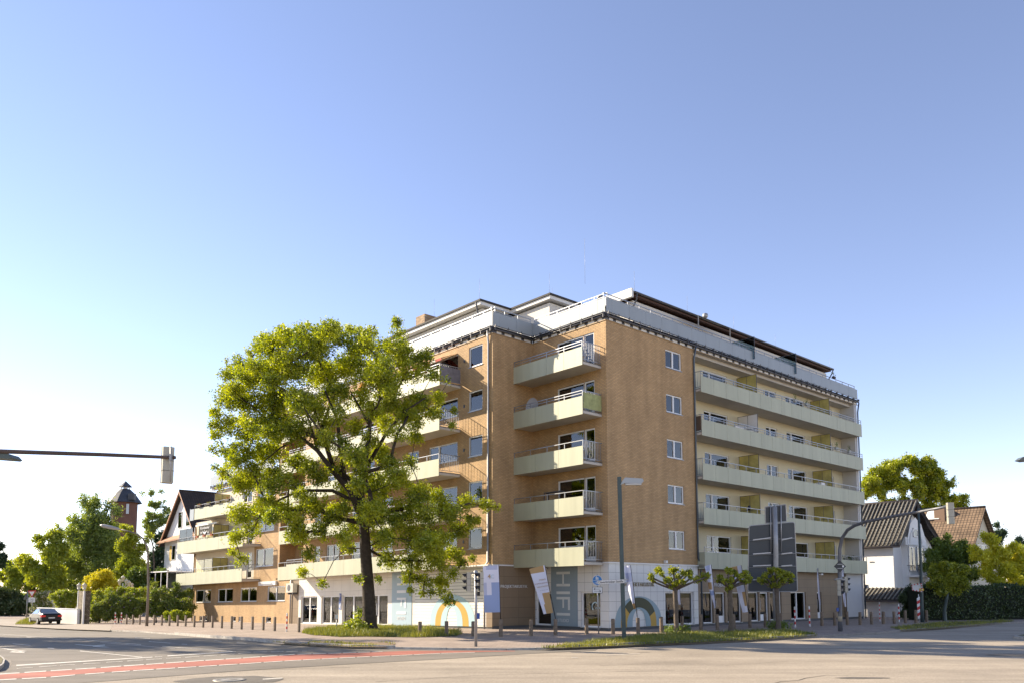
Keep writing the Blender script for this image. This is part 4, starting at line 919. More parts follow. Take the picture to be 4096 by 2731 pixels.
# ---- generic trees
def blobs(px, n, depth, dz=.35):
    """px: list of (x, y, r) in photo pixels; spread n tips inside them at the given distance"""
    out = []; tot = sum(r*r for x, y, r in px); k = depth/F
    for x, y, r in px:
        m = max(1, round(n*r*r/tot))
        for _ in range(m):
            while True:
                a, b, c = random.uniform(-1, 1), random.uniform(-1, 1), random.uniform(-1, 1)
                if a*a+b*b+c*c < 1: break
            out.append((dp(x+a*r*.8, y+b*r*.8, depth+c*r*k*.9), r*k*random.uniform(.38, .62)*(1.25 if m < 3 else 1)))
    return out
def bgtree(name, label, cat, px, depth, base, lm, n, size, r0=.25, tips=30, bm_=bark2, group=None, top=.55, **kw):
    n = int(n*3.2); size *= .8; T = blobs(px, int(tips*1.35), depth); zs = [p.z for p, r in T]; b = dp(base[0], base[1], depth); z0 = gz(b.x, b.y); b = Vector((b.x, b.y, z0))
    cx = sum(p.x for p, r in T)/len(T); cy = sum(p.y for p, r in T)/len(T)
    h = z0+(max(zs)-z0)*top
    tr = [b, Vector((b.x, b.y, z0+(h-z0)*.35)), Vector(((b.x+cx)/2, (b.y+cy)/2, z0+(h-z0)*.7)), Vector((cx, cy, h))]
    return tree(name, label, cat, b, tr, T, None, lm, bm_, r0, n, size, group, tuft=size*1.6, shell=.2, jit=.3, **kw)
# left of the building
bgtree('birch_tree', 'tall weeping birch with hanging grey green foliage left of the brick water tower', 'tree', [(345, 2010, 45), (400, 2030, 60), (330, 2090, 70), (430, 2110, 75), (300, 2180, 75), (385, 2190, 95), (455, 2200, 60), (300, 2270, 70), (390, 2290, 90), (455, 2290, 50), (470, 2050, 35), (350, 1980, 20)], 112, (380, 2440), L_birch, 17000, .34, .3, 60, sq=(1, 1, 1.25))
bgtree('maple_tree', 'loose light green tree left of the weeping birch with gaps of sky', 'tree', [(150, 2170, 42), (210, 2150, 45), (120, 2240, 45), (200, 2240, 55), (245, 2200, 40), (150, 2310, 50), (225, 2320, 60), (90, 2260, 35), (250, 2120, 20), (225, 2095, 12)], 105, (190, 2450), L_lime, 7500, .36, .2, 32)
bgtree('lime_tree', 'yellow green small tree low at the far left road', 'tree', [(45, 2260, 38), (75, 2300, 36), (25, 2310, 36), (60, 2340, 40)], 110, (50, 2460), L_lime, 3800, .36, .16, 16)
bgtree('pine_tree', 'dark pine reaching in at the left edge of the picture', 'pine tree', [(-20, 2180, 24), (0, 2220, 22), (-15, 2260, 26), (5, 2185, 12), (8, 2240, 14), (-30, 2130, 16)], 90, (-20, 2460), L_con, 2600, .26, .16, 16)
bgtree('larch_tree', 'slender feathery larch with sparse upper branches beside the white gabled house', 'tree', [(610, 1975, 16), (640, 1960, 12), (600, 2010, 20), (630, 2020, 22), (665, 2035, 14), (610, 2060, 26), (640, 2080, 28), (600, 2110, 28), (660, 2000, 10), (570, 1968, 10), (580, 2090, 18)], 108, (615, 2440), L_birch, 2300, .3, .14, 26)
bgtree('fir_tree', 'dark fir with pointed top behind the feathery larch', 'fir tree', [(672, 2045, 12), (675, 2080, 20), (668, 2120, 26), (640, 2160, 34), (655, 2210, 36), (620, 2230, 38), (650, 2280, 40), (600, 2290, 36), (640, 2330, 36)], 116, (650, 2440), L_con, 7500, .32, .2, 34)
bgtree('beech_tree', 'bright green tree between the birch and the fir', 'tree', [(505, 2120, 28), (530, 2160, 34), (490, 2180, 34), (515, 2230, 44), (560, 2190, 30), (500, 2290, 40), (550, 2270, 44), (560, 2330, 34), (480, 2330, 30), (590, 2150, 20)], 103, (520, 2440), L_lime, 7000, .34, .2, 34)
bgtree('laburnum_bush', 'golden yellow flowering bush above the hedge by the candelabra lamp', 'bush', [(370, 2320, 34), (410, 2305, 36), (445, 2320, 30), (385, 2350, 34), (430, 2350, 32), (350, 2345, 18)], 86, (400, 2450), L_gold, 5200, .24, .1, 22)
def bush(name, label, cat, px, depth, lm, n, size, base=None, tips=20, extra=None, group=None):
    x = sum(a for a, b, c in px)/len(px)
    return bgtree(name, label, cat, px, depth, base or (x, 2470), lm, n, size, .07, tips, group=group, top=.35, extra=extra)
bush('elder_bush', 'bush with cream white blossom behind the dark parked car', 'bush', [(160, 2395, 28), (180, 2420, 26), (150, 2430, 24), (185, 2380, 20), (150, 2460, 18)], 87, L_hedge, 3300, .22, extra=(L_blos, .35))
bush('rhododendron_bush', 'yellow green bush spilling over the white garden wall', 'bush', [(230, 2385, 30), (265, 2385, 32), (300, 2390, 28), (240, 2420, 26), (285, 2420, 28), (315, 2370, 14)], 84, L_lime, 4200, .2, extra=(L_blos, .06))
HG = [[(380, 2440, 26), (410, 2420, 28), (400, 2460, 24), (375, 2470, 18), (430, 2455, 26)], [(450, 2400, 28), (480, 2420, 30), (500, 2395, 26), (470, 2450, 28)], [(530, 2400, 28), (560, 2420, 30), (540, 2445, 28), (510, 2440, 24)],
      [(600, 2400, 30), (630, 2380, 26), (620, 2430, 30), (650, 2420, 26)], [(680, 2400, 26), (700, 2430, 28), (735, 2410, 26), (745, 2445, 24), (670, 2450, 24)]]
hl = ['dark green shrub beside the stone gabion pillar', 'shrub with lilac blossom under the candelabra lamp', 'dense green shrub below the closed parasol', 'tall green shrub behind the curved street lamp', 'shrub against the corner of the brick wing']
for P_, l_ in zip(HG, hl): bush('hedge_shrub', l_, 'shrub', P_, 77, L_hedge, 4800, .2, tips=26, extra=(L_pur, .02), group='shrubs of the hedge behind the bollards')
bush('hedge_shrub', 'broad flowering shrub filling the corner between hedge and brick wing', 'shrub', [(700, 2380, 30), (745, 2375, 30), (660, 2370, 30), (620, 2350, 22), (760, 2420, 26), (725, 2460, 26), (700, 2345, 16)], 80, L_hedge, 5200, .2, tips=30, extra=(L_blos, .03))
bush('hedge_shrub', 'sunny shrub top between the laburnum and the street lamp', 'shrub', [(440, 2375, 24), (480, 2372, 24), (530, 2372, 26), (570, 2378, 24), (400, 2385, 24)], 82, L_lime, 4200, .2, tips=26, extra=(L_pur, .04))
bush('ivy_shrub', 'small shrub at the foot of the gabion pillar', 'shrub', [(330, 2465, 12), (328, 2482, 11), (345, 2480, 9)], 74.5, L_hedge, 700, .16, tips=5)
bush('grass_clump', 'tall pale grass clump near the wing corner', 'ornamental grass', [(705, 2455, 24), (735, 2460, 22), (675, 2465, 18)], 75, L_lime, 2200, .18, tips=14)
bush('dark_hedge', 'dark shaded hedge at the far end of the side street', 'hedge', [(-60, 2400, 50), (0, 2400, 50), (60, 2410, 48), (105, 2420, 36), (20, 2440, 36), (80, 2450, 30), (-20, 2450, 36)], 100, L_dark, 11000, .3, tips=60)
bgtree('chestnut_tree', 'broad green tree filling the gap between the birch and the weeping garden trees', 'tree', [(290, 2240, 50), (340, 2180, 45), (260, 2300, 50), (330, 2330, 60), (420, 2330, 60), (480, 2250, 45), (440, 2200, 40)], 118, (330, 2440), L_mid, 9000, .4, .25, 50)
bgtree('ash_tree', 'pale green tree low behind the shrub with cream blossom', 'tree', [(120, 2330, 40), (170, 2330, 45), (220, 2350, 45), (100, 2290, 34), (180, 2280, 36), (60, 2330, 34), (140, 2390, 36)], 114, (150, 2450), L_birch, 6500, .36, .2, 40)
bgtree('yew_tree', 'dark green tree mass behind the candelabra lamp and parasol', 'tree', [(480, 2350, 40), (530, 2340, 45), (580, 2350, 45), (620, 2340, 40), (550, 2300, 40), (500, 2390, 36), (600, 2390, 36), (440, 2380, 36), (640, 2290, 36)], 99, (540, 2450), L_mid, 8000, .32, .2, 46)
# right of the building
bgtree('oak_tree', 'wide dark green tree rising behind the two gabled houses', 'tree', [(3480, 1935, 40), (3530, 1900, 44), (3580, 1870, 44), (3640, 1860, 48), (3700, 1870, 50), (3740, 1910, 46), (3600, 1940, 46), (3680, 1950, 50), (3760, 1970, 46), (3520, 1970, 34), (3640, 2020, 40), (3720, 2030, 40), (3800, 2010, 36), (3850, 2030, 28), (3795, 1930, 26), (3815, 1915, 12), (3650, 1845, 14), (3460, 1960, 30), (3500, 1890, 26), (3850, 1990, 26), (3560, 2010, 36), (3870, 2050, 20)], 118, (3660, 2440), L_oak, 24000, .36, .45, 130, bark)
bgtree('pine_tree', 'small dark pine behind the brown roofed house', 'pine tree', [(3990, 2105, 14), (3975, 2125, 18), (4005, 2130, 20), (3985, 2150, 26)], 105, (3990, 2440), L_con, 1500, .3, .16, 14)
bgtree('pine_tree', 'dark pine top at the right edge beyond the bright trees', 'pine tree', [(4085, 2160, 16), (4100, 2180, 24), (4090, 2210, 24)], 110, (4095, 2440), L_con, 1400, .3, .16, 10)
bgtree('street_tree', 'round street tree with yellow lit tips and grey green trunk on the verge', 'tree', [(3740, 2280, 28), (3790, 2270, 32), (3840, 2280, 30), (3760, 2310, 34), (3810, 2310, 36), (3850, 2330, 26), (3770, 2350, 30), (3730, 2330, 22), (3820, 2350, 28)], 59.4, (3780, 2484), L_lind, 7000, .2, .14, 40, greenpole, flare=1.1)
bgtree('linden_tree', 'dark green tree crown below the brown tiled roof', 'tree', [(3770, 2170, 34), (3740, 2220, 38), (3800, 2200, 42), (3850, 2190, 36), (3820, 2250, 40), (3880, 2220, 36), (3720, 2270, 30), (3880, 2280, 36), (3790, 2150, 16)], 70, (3810, 2480), L_mid, 9500, .24, .2, 50)
bgtree('acacia_tree', 'bright yellow sunlit tree beside the beige gable', 'tree', [(3930, 2150, 24), (3970, 2170, 34), (3910, 2210, 34), (3960, 2230, 40), (4020, 2210, 40), (4060, 2190, 30), (4030, 2270, 44), (3950, 2290, 40), (4080, 2240, 40), (3990, 2330, 36), (4060, 2330, 40)], 66, (3985, 2480), L_yel, 11000, .2, .2, 60)
bgtree('linden_tree', 'green tree with yellow edges at the right edge of the picture', 'tree', [(4100, 2200, 34), (4130, 2250, 44), (4100, 2310, 44), (4150, 2330, 44), (4070, 2350, 34)], 70, (4120, 2480), L_lime, 6500, .22, .2, 32)
# clipped hedge along the right pavement: one hedge, leaf covered block
hp0, hp1 = at(3700, 2480), at(4150, 2474); hd = (hp1-hp0).normalized(); hn = Vector((-hd.y, hd.x, 0))
he = empty('clipped_hedge', hp0, 0, 'long dark clipped hedge behind the verge under the bright trees', 'hedge'); HL_ = (hp1-hp0).length+26
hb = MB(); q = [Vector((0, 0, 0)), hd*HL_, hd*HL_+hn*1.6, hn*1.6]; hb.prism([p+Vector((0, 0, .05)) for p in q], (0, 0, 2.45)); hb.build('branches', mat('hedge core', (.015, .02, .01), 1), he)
n = 21000; a_ = rng.random(n)*HL_; side = rng.random(n); face = side < .6
zz = np.where(face, rng.random(n)*2.65, 2.55+rng.normal(scale=.09, size=n)); ww = np.where(face, -.06+rng.normal(scale=.09, size=n), rng.random(n)*1.7)
zz = zz+.12*np.sin(a_*.9)+.08*np.sin(a_*2.3)
HP = np.outer(a_, np.array(tuple(hd)))+np.outer(ww, np.array(tuple(hn))); HP[:, 2] = zz
leafmesh('foliage', HP, .17, L_dark, he)
bush('laurel_shrub', 'rounded dark shrub between the white annex and the hedge', 'shrub', [(3625, 2390, 26), (3640, 2430, 28), (3620, 2460, 22), (3670, 2420, 28), (3660, 2460, 24), (3690, 2450, 20), (3640, 2360, 18)], 63, L_dark, 6000, .17, tips=30)
# ---- pollarded linden trees on the verge
def pollard(label, bx, by, D, top, heads, leaf_n, lean=0, m=L_lind):
    b = at(bx, by); e = empty('pollarded_linden', b, 0, label, 'pollarded tree', 'pollarded lindens on the grass verge')
    dd = (b-Vector((0, 0, CH))).dot(FW); mb = MB(); crown = dp(top[0], top[1], dd)-b; k = dd/F
    mb.tube([(0, 0, -.1), (0, 0, 0), (.02, 0, .4), crown*.5, crown-Vector((0, 0, .1)), crown], [.2, .18, .13, .12, .13, .15], 12)
    P = []
    for x, y, r, off in heads:
        t = dp(x, y, dd+off)-b; mid = crown.lerp(t, .5)+Vector((random.uniform(-.08, .08), random.uniform(-.08, .08), -.06))
        mb.tube([crown-Vector((0, 0, .12)), mid, t], [.075, .05, .045], 7)
        mb.lathe(t-Vector((0, 0, .05)), [(.01, -.05), (.07, 0), (.075, .06), (.01, .12)], 8)
        P.append(cluster(tuple(t+Vector((0, 0, .04))), r*k*.88, max(40, int(leaf_n*3.2*(r/22)**2)), .1, shell=.1))
    mb.build('trunk', bark2, e, uv=False); leafmesh('crown', np.concatenate(P), .115, m, e)
    return e
X = lambda x, y: (2350+x/2.0909, 1850+y/2.0909)
def hd_(L_): return [(*X(x, y), r/2.0909, o) for x, y, r, o in L_]
pollard('pollarded linden with widest spread, first beyond the square street lamp', 2705, 2531, 0, X(733, 1040), hd_([(530, 955, 34, -.3), (545, 990, 22, 0), (590, 900, 40, .3), (620, 930, 26, -.5), (715, 905, 48, 0), (690, 980, 38, .4), (660, 985, 30, -.4), (800, 930, 34, 0), (850, 920, 40, .4), (865, 960, 28, -.3), (920, 980, 38, 0), (970, 960, 40, .2), (1005, 950, 28, -.2), (740, 1020, 42, 0), (790, 1000, 30, -.4), (760, 960, 30, .5), (700, 1040, 26, -.2)]), 150)
pollard('pollarded linden in the middle, partly covering two flags', 2924, 2530, 0, X(1190, 1030), hd_([(1110, 960, 36, 0), (1150, 990, 30, -.3), (1180, 910, 44, 0), (1230, 920, 34, .4), (1195, 985, 40, 0), (1200, 1040, 34, -.2), (1270, 950, 36, 0), (1320, 930, 34, .3), (1350, 970, 36, 0), (1330, 1000, 26, -.3), (1100, 990, 24, .3), (1290, 995, 22, 0), (1170, 1060, 26, 0)]), 150)
pollard('pollarded linden with the brightest leaves, in front of the big sign back', 3113, 2519, 0, X(1580, 1030), hd_([(1450, 990, 34, 0), (1480, 950, 36, .2), (1530, 910, 36, 0), (1570, 895, 34, -.3), (1620, 920, 38, 0), (1665, 940, 38, .3), (1700, 950, 34, 0), (1700, 990, 30, 0), (1640, 985, 36, -.3), (1560, 970, 36, 0), (1590, 1020, 36, -.2), (1545, 1030, 30, 0), (1500, 1000, 30, .2), (1600, 950, 30, -.4)]), 165, m=L_lind)
for x, y, l_ in ((2712, 2530, 'low leafy shoots round the foot of the first pollarded linden'), (3112, 2517, 'low leafy shoots round the foot of the pollarded linden by the sign')):
    p = at(x, y); e = empty('basal_shrub', p, 0, l_, 'shrub', 'shoots at the feet of the lindens')
    P = np.concatenate([cluster((random.uniform(-.5, .5), random.uniform(-.3, .3), .22), .33, 130, .12) for _ in range(7)]); P[:, 2] = np.abs(P[:, 2]); leafmesh('foliage', P, .1, L_mid, e)
    mb = MB(); [mb.tube([(0, 0, -.05), (random.uniform(-.5, .5), random.uniform(-.3, .3), .45)], [.015, .005], 4) for _ in range(9)]; mb.build('stem', bark2, e, uv=False)
# trees beside the camera's left, outside the picture: they throw the shade on the left road
def shade(u, v, h, r, lab):
    p = BW(u, v); p.z = gz(p.x, p.y); T = []
    for _ in range(34):
        a = random.uniform(0, 6.28); q = random.random()**.5*r; T.append((p+Vector((q*math.cos(a), q*math.sin(a), random.uniform(h*.62, h))), random.uniform(.8, 1.5)))
    return tree('linden_tree', lab, 'tree', p, [p, p+Vector((0, 0, h*.25)), p+Vector((.2, 0, h*.5))], T, None, L_mid, bark2, .3, 5000, .34, 'trees standing left of the view', tuft=.5)
for u, v, h, r in [(-32.5, 29.5, 17, 3.8), (-34.5, 34.5, 17, 3.8), (-37, 39.5, 17, 4), (-40.5, 45, 17, 4), (-44, 51, 17, 4)]: shade(u, v, h, r, 'tall leafy tree by the road just outside the left edge of the picture')
# far woods that close the horizon, one leafy mass
P = []
for x, y, r in [(x, 2395+12*math.sin(x/90.)+random.uniform(-12, 12), 60) for x in range(-700, 860, 34)]+[(x, 2395+random.uniform(-10, 10), 40) for x in range(3450, 5200, 32)]:
    d = 165 if x < 1000 else 150
    for k in range(3): P.append(cluster(tuple(dp(x+random.uniform(-20, 20), y+k*26, d+random.uniform(-5, 5))), r*d/F, 190, .8, shell=.1))
o = leafmesh('distant_wood', np.concatenate(P), .75, L_mid); o['kind'] = 'stuff'
# ================================================================== neighbouring houses (in the street's own frame)
def house(name, label, cat, u0, u1, v0, v1, zb, ze, zr, um, wallm, roofm, ov=.5, axis='v', trim=None, cut=0):
    """gabled house: ridge along v at u=um (axis 'v') or along u at v=um (axis 'u')"""
    e = empty(name, C0, AU, label, cat); b = MB(); r = MB(); t = .22
    if axis == 'v':
        b.box(u0, u1, v0, v1, zb, ze)
        for v in (v0, v1): b.poly([(u0, v, ze), (u1, v, ze), (um, v, zr-.25)])
        va, vb = v0-ov, v1+ov
        for uu in (u0, u1):
            s = (zr-ze)/abs(um-uu); ee = uu+(ov if uu > um else -ov); zz = ze-s*ov
            r.prism([(um, va, zr), (ee, va, zz), (ee, va, zz-t), (um, va, zr-t)], (0, vb-va, 0))
        r.tube([(um, va, zr+.02), (um, vb, zr+.02)], .13, 6)
    else:
        b.box(u0, u1, v0, v1, zb, ze)
        for u in (u0, u1): b.poly([(u, v0, ze), (u, v1, ze), (u, um, zr-.25)])
        ua, ub = u0-ov, u1+ov
        for vv in (v0, v1):
            s = (zr-ze)/abs(um-vv); ee = vv+(ov if vv > um else -ov); zz = ze-s*ov
            r.prism([(ua, um, zr), (ua, ee, zz), (ua, ee, zz-t), (ua, um, zr-t)], (ub-ua, 0, 0))
            if trim:
                tm = MB(); tm.prism([(ua-.03, um, zr-.03), (ua-.03, ee, zz-.03), (ua-.03, ee, zz-.25), (ua-.03, um, zr-.28)], (.12, 0, 0)); tm.build('verge_board', trim, e)
        r.tube([(ua, um, zr+.02), (ub, um, zr+.02)], .12, 6)
    b.build('wall', wallm, e); ro = r.build('roof', roofm, e)
    return e, ro
# white gabled house at the left
lh, lr = house('gabled_house', 'white gabled house with steep dark roof and copper coloured eaves left of the block', 'house', 2, 14, 67, 79.2, -1, 8.9, 14.95, 73, render_white, tileblack, axis='u', trim=mat('copper brown board', (.40, .22, .13), .6), ov=.6)
GF = Fac('U', 2)
def hwin(F_, a0, a1, z0, z1, e, m=roomdark, fr=white, cuts=(.5,)):
    b = MB(); F_.box(b, a0, a1, .01, .03, z0, z1, 1); w_ = .07
    for p in ((a0, a1, z0, z0+w_), (a0, a1, z1-w_, z1), (a0, a0+w_, z0, z1), (a1-w_, a1, z0, z1)): F_.box(b, p[0], p[1], .03, .07, p[2], p[3])
    for c in cuts: F_.box(b, a0+(a1-a0)*c-.04, a0+(a1-a0)*c+.04, .03, .065, z0, z1)
    o = b.build('window', [fr, m], e); p = MB(); F_.box(p, a0+.05, a1-.05, .034, .04, z0+.05, z1-.05); p.build('pane', pane, o); return o
hwin(GF, 73.1, 74.5, 10.2, 12.3, lh, cuts=()); hwin(GF, 70.2, 71.7, 10.3, 12.4, lh, cuts=()); hwin(GF, 75.0, 76.3, 6.2, 8.1, lh, cuts=())
b = MB(); GF.box(b, 76.35, 77.1, .02, .08, 6.2, 8.1); b.build('shutter', mat('ochre shutter', (.5, .33, .06), .6), lh)
b = MB(); b.prism([(1.2, 66.4, 8.95), (1.2, 80.0, 8.6), (2.1, 80.0, 9.3), (2.1, 66.4, 9.65)], (0, 0, -.18)); b.build('porch_roof', mat('orange brown tiles', (.36, .19, .11), .85, var=.25, vscale=1.2), lh)
b = MB(); b.lathe((1.6, 63.8, 0), [(1.15, 3), (1.15, 5.2), (1.3, 5.3), (1.3, 5.6), (1.2, 5.7), (1.2, 8.2)], 20); b.build('round_bay', render_white, lh)
b = MB()
for i in range(8):
    v = 68+i*2.1; b.box(-1.3, -1.2, v, v+.1, 1.5, 4.5)
b.box(-1.4, 2, 67.8, 83, 4.5, 4.62); b.box(-1.35, -1.15, 67.8, 83, 2.5, 2.56)
b.build('veranda_frame', white, lh); b = MB(); b.box(-1.26, -1.24, 68, 83, 1.5, 4.5); b.build('veranda_glass', glassmat('veranda glass', (.6, .66, .64), 1.7), lh)
b = MB(); b.box(-1.5, 2.2, 66, 84, -1, 1.5); b.build('terrace', mat('grey terrace wall', (.3, .29, .28), .9, var=.2), lh)
# white villa at the right, with tiled roof, bay gable, balcony and a small annex
rh = empty('white_villa', C0, AU, 'white villa with dark pantile roof, gable bay and small balcony right of the block', 'house')
u0, u1, v0, v1, ze, zr, um = 37.6, 46.6, 0, 12, 6.1, 10.4, 41.3
b = MB(); b.box(u0, u1, v0, v1, -.3, ze); b.poly([(u0, v0, ze), (u1, v0, ze), (um+.6, v0, zr-.6), (um-.6, v0, zr-.6)]); b.box(um-1.9, um+2.2, v0-.55, v0, .2, 6.9); b.poly([(um-1.9, v0-.55, 6.9), (um+2.2, v0-.55, 6.9), (um+1.3, v0-.55, 8.3), (um, v0-.55, 8.9), (um-1.1, v0-.55, 8.3)])
b.build('wall', render_white, rh)
r = MB(); t = .2
r.prism([(um, v0-.8, zr), (u0-.5, v0-.8, ze+.1), (u0-.5, v0-.8, ze-.1), (um, v0-.8, zr-t)], (0, v1-v0+1.6, 0))
ro = r.build('roof', tiledark, rh)
r = MB()
r.prism([(um, v0-.8, zr), (um+2.2, v0-.8, 8.1), (u1-1.0, v0-.8, 6.9), (u1+.7, v0-.8, 6.45), (u1+.7, v0-.8, 6.25), (um, v0-.8, zr-.7)], (0, v1-v0+1.6, 0))
r.build('roof', tileblack, rh)
# pantile ridges as real rolls on the lit slope
r = MB()
for i in range(38):
    v = v0-.75+i*.355; r.tube([(um-.05, v, zr+.02), (u0-.5, v, ze+.12)], .07, 6)
r.build('roof_rolls', mat('worn pantile', (.215, .205, .175), .85, var=.35, vscale=2.5), rh)
b = MB(); b.tube([(um, v0-.85, zr+.03), (um, v1+.8, zr+.03)], .14, 6); b.tube([(u0-.56, v0-.8, ze-.02), (u0-.56, v1, ze-.02)], .07, 6); b.build('gutter', mat('brown gutter', (.14, .11, .09), .6), rh)
VF = Fac('V', -.56)
for a0, a1, z0, z1, c in ((39.4, 40.9, 4.0, 6.2, (.5,)), (41.2, 42.8, 4.0, 6.2, (.5,)), (39.6, 41.2, 1.0, 2.9, (.5,)), (40.6, 41.6, 7.1, 7.9, ())): hwin(VF, a0, a1, z0, z1, rh, cuts=c)
hwin(Fac('V', 0), 44.3, 45.4, 4.2, 6.0, rh)
b = MB(); b.box(39.0, 44.6, -1.5, -.56, 3.45, 3.62); bo = b.build('balcony', wstone, rh)
b = MB(); b.box(39.0, 44.6, -1.5, -1.46, 4.45, 4.5)
for i in range(38): b.box(39.02+i*.148, 39.05+i*.148, -1.49, -1.47, 3.62, 4.45)
for v in (-1.48,): 
    for u in (39.0, 44.57): b.box(u, u+.03, -1.5, -.56, 4.45, 4.5)
b.build('railing', dkmetal, bo)
b = MB(); VF.box(b, 39.1, 43.1, .0, .08, 6.3, 6.42); ring(VF, b, 41.2, 6.5, 1.25, 1.4, 0, 3.14, .05); VF.box(b, 38.7, 39.0, .0, .1, 6.3, 7.0); b.build('cornice', wstone, rh)
an = MB(); an.box(36.2, 37.58, -1.3, 3.1, -.5, 1.42); an.build('annex_wall', render_white, rh)
an = MB(); an.prism([(35.75, -1.3-.35, 1.35), (37.58, -1.3-.35, 2.35), (37.58, -1.3-.35, 2.5), (35.75, -1.3-.35, 1.5)], (0, 3.1--1.3+.6, 0))
ao = an.build('annex_roof', tiledark, rh); an = MB(); n = int((3.1--1.3)/.33)+1
for i in range(n+1): v = -1.3-.3+i*(3.1--1.3+.5)/n; an.tube([(35.72, v, 1.52), (37.58, v, 2.53)], .06, 6)
an.build('roof_rolls', MATS['worn pantile'], ao); an = MB(); an.tube([(35.68, -1.3-.35, 1.36), (35.68, 3.1+.3, 1.36)], .06, 6); an.tube([(35.7, 3.1+.2, 1.34), (36.1, 3.1+.05, 1.1), (36.15, 3.1+.05, -.4)], .05, 6); an.build('gutter', MATS['brown gutter'], ao)
# dark mansard house glimpsed behind
mh_ = empty('mansard_house', C0, AU, 'dark mansard roof with white dormer window just showing beside the block', 'house')
b = MB(); b.prism([(36.5, 13.5, 7.0), (47, 13.5, 7.0), (45, 13.5, 12.6), (39.8, 13.5, 12.6)], (0, 9, 0)); b.box(37, 46.5, 13.8, 22, -.3, 7.0, 1); b.build('wall', [tileblack, render_white], mh_)
b = MB(); b.prism([(38.0, 13.0, 10.4), (40.2, 13.0, 10.4), (40.0, 13.0, 12.9), (38.5, 13.0, 13.1)], (0, 1.2, 0)); b.build('dormer', tileblack, mh_); hwin(Fac('V', 12.99), 38.5, 39.7, 10.7, 12.2, mh_)
# brown roofed house
bh, br_ = house('brown_roof_house', 'house with large weathered brown tile roof, chimney and beige gable behind the trees', 'house', 48.4, 58.8, -2, 11.5, -.3, 4.9, 10.55, 53.6, mat('beige gable render', (.62, .56, .42), .85), tilebrown, ov=.5)
def rpt(x, y):      # point of the near roof slope seen at a photo pixel
    n = Vector((-(10.55-4.9), 0, 5.2)).normalized(); n = DU*n.x+Vector((0, 0, n.z)); p0 = BW(53.6, 5, 10.55); R_ = ray(x, y); c = Vector((0, 0, CH)); return c+R_*((p0-c).dot(n)/R_.dot(n))
b = MB(); pc = rpt(3765, 2065); u, v = loc(pc); b.box(u-.5, u+.9, v-.5, v+.5, pc.z-.9, pc.z+.9); b.build('chimney', mat('brown chimney', (.2, .13, .09), .85), br_)
b = MB(); pc = rpt(3735, 2066); u, v = loc(pc); b.prism([(u-.5, v-.7, pc.z-.35), (u+.5, v-.7, pc.z+.6), (u+.4, v-.7, pc.z+.7), (u-.6, v-.7, pc.z-.25)], (0, 1.4, 0)); b.build('roof_window', signwhite, br_)
hwin(Fac('V', -2), 52.0, 54.6, 5.4, 6.8, bh)
# brick water tower far behind the birch
tp = dp(483, 2368, 240); tw = empty('water_tower', (tp.x, tp.y, 0), 0, 'round red brick water tower with slate roof and lantern behind the birch', 'tower')
k = 240/F; Z = lambda y: 2.2+(2368-y)*k
b = MB(); b.lathe((0, 0, 0), [(3.6, -1), (3.6, Z(2012)), (3.6, Z(2008))], 28); b.build('wall', towerbrick, tw)
b = MB(); b.lathe((0, 0, 0), [(4.9, Z(2013)), (4.6, Z(2006)), (2.9, Z(1975)), (1.5, Z(1957)), (1.3, Z(1956))], 12, sm=False); b.lathe((0, 0, 0), [(2.0, Z(1947)), (1.9, Z(1945)), (.05, Z(1923))], 8, sm=False); b.tube([(0, 0, Z(1923)), (0, 0, Z(1911))], .07, 5); b.box(2.6, 4.4, -3.6, -2.2, Z(2004), Z(1979)); b.build('roof', slate, tw)
b = MB()
for i in range(8): a = i*math.pi/4; b.tube([(1.15*math.cos(a), 1.15*math.sin(a), Z(1958)), (1.15*math.cos(a), 1.15*math.sin(a), Z(1946))], .12, 5)
b.tube([(0, 0, Z(1958)), (0, 0, Z(1946))], .5, 8); b.build('lantern', white, tw)
b = MB(); b.box(2.05, 2.65, -3.2, -2.75, Z(2060), Z(2020)); b.build('window', mat('pale window', (.5, .55, .6), .3), tw)
# ================================================================== street furniture
def P0(x, y, h=0): return at(x, y, h)
def depth_of(p): return (p-Vector((0, 0, CH))).dot(FW)
def post_square(x, y, h=.85, s=.13):
    b = MB(); r = s/2; b.box(-r, r, -r, r, -.1, h-.02); b.poly([(-r, -r, h-.02), (r, -r, h-.02), (r-.02, -r+.02, h), (-r+.02, -r+.02, h)]); b.poly([(r, -r, h-.02), (r, r, h-.02), (r-.02, r-.02, h), (r-.02, -r+.02, h)])
    b.poly([(r, r, h-.02), (-r, r, h-.02), (-r+.02, r-.02, h), (r-.02, r-.02, h)]); b.poly([(-r, r, h-.02), (-r, -r, h-.02), (-r+.02, -r+.02, h), (-r+.02, r-.02, h)]); b.poly([(-r+.02, -r+.02, h), (r-.02, -r+.02, h), (r-.02, r-.02, h), (-r+.02, r-.02, h)])
    return b
first = None
LB = [(506, 2495), (531, 2495.5), (558.6, 2496.5), (584, 2497.5), (615.5, 2498.5), (646.7, 2500), (677, 2501.5), (710, 2502.5), (742, 2503.7), (776.5, 2506), (812, 2508), (849, 2508.8), (886.6, 2511), (925.6, 2512.6), (965.5, 2515.6), (1009, 2516.8), (1052.4, 2519), (1098, 2522), (1195, 2527)]
for i, (x, y) in enumerate(LB):
    if first is None: o = first = post_square(0, 0, .84).build('bollard', concrete)
    else: o = first.copy(); S.collection.objects.link(o)
    o.location = P0(x, y); o.rotation_euler = (0, 0, AU+random.uniform(-.08, .08)); tag(o, 'square exposed concrete bollard in the row along the brick wing', 'bollard', 'concrete bollards along the left pavement')
tag(o, 'concrete bollard at the left end of the oak verge beside the red white post', 'bollard')
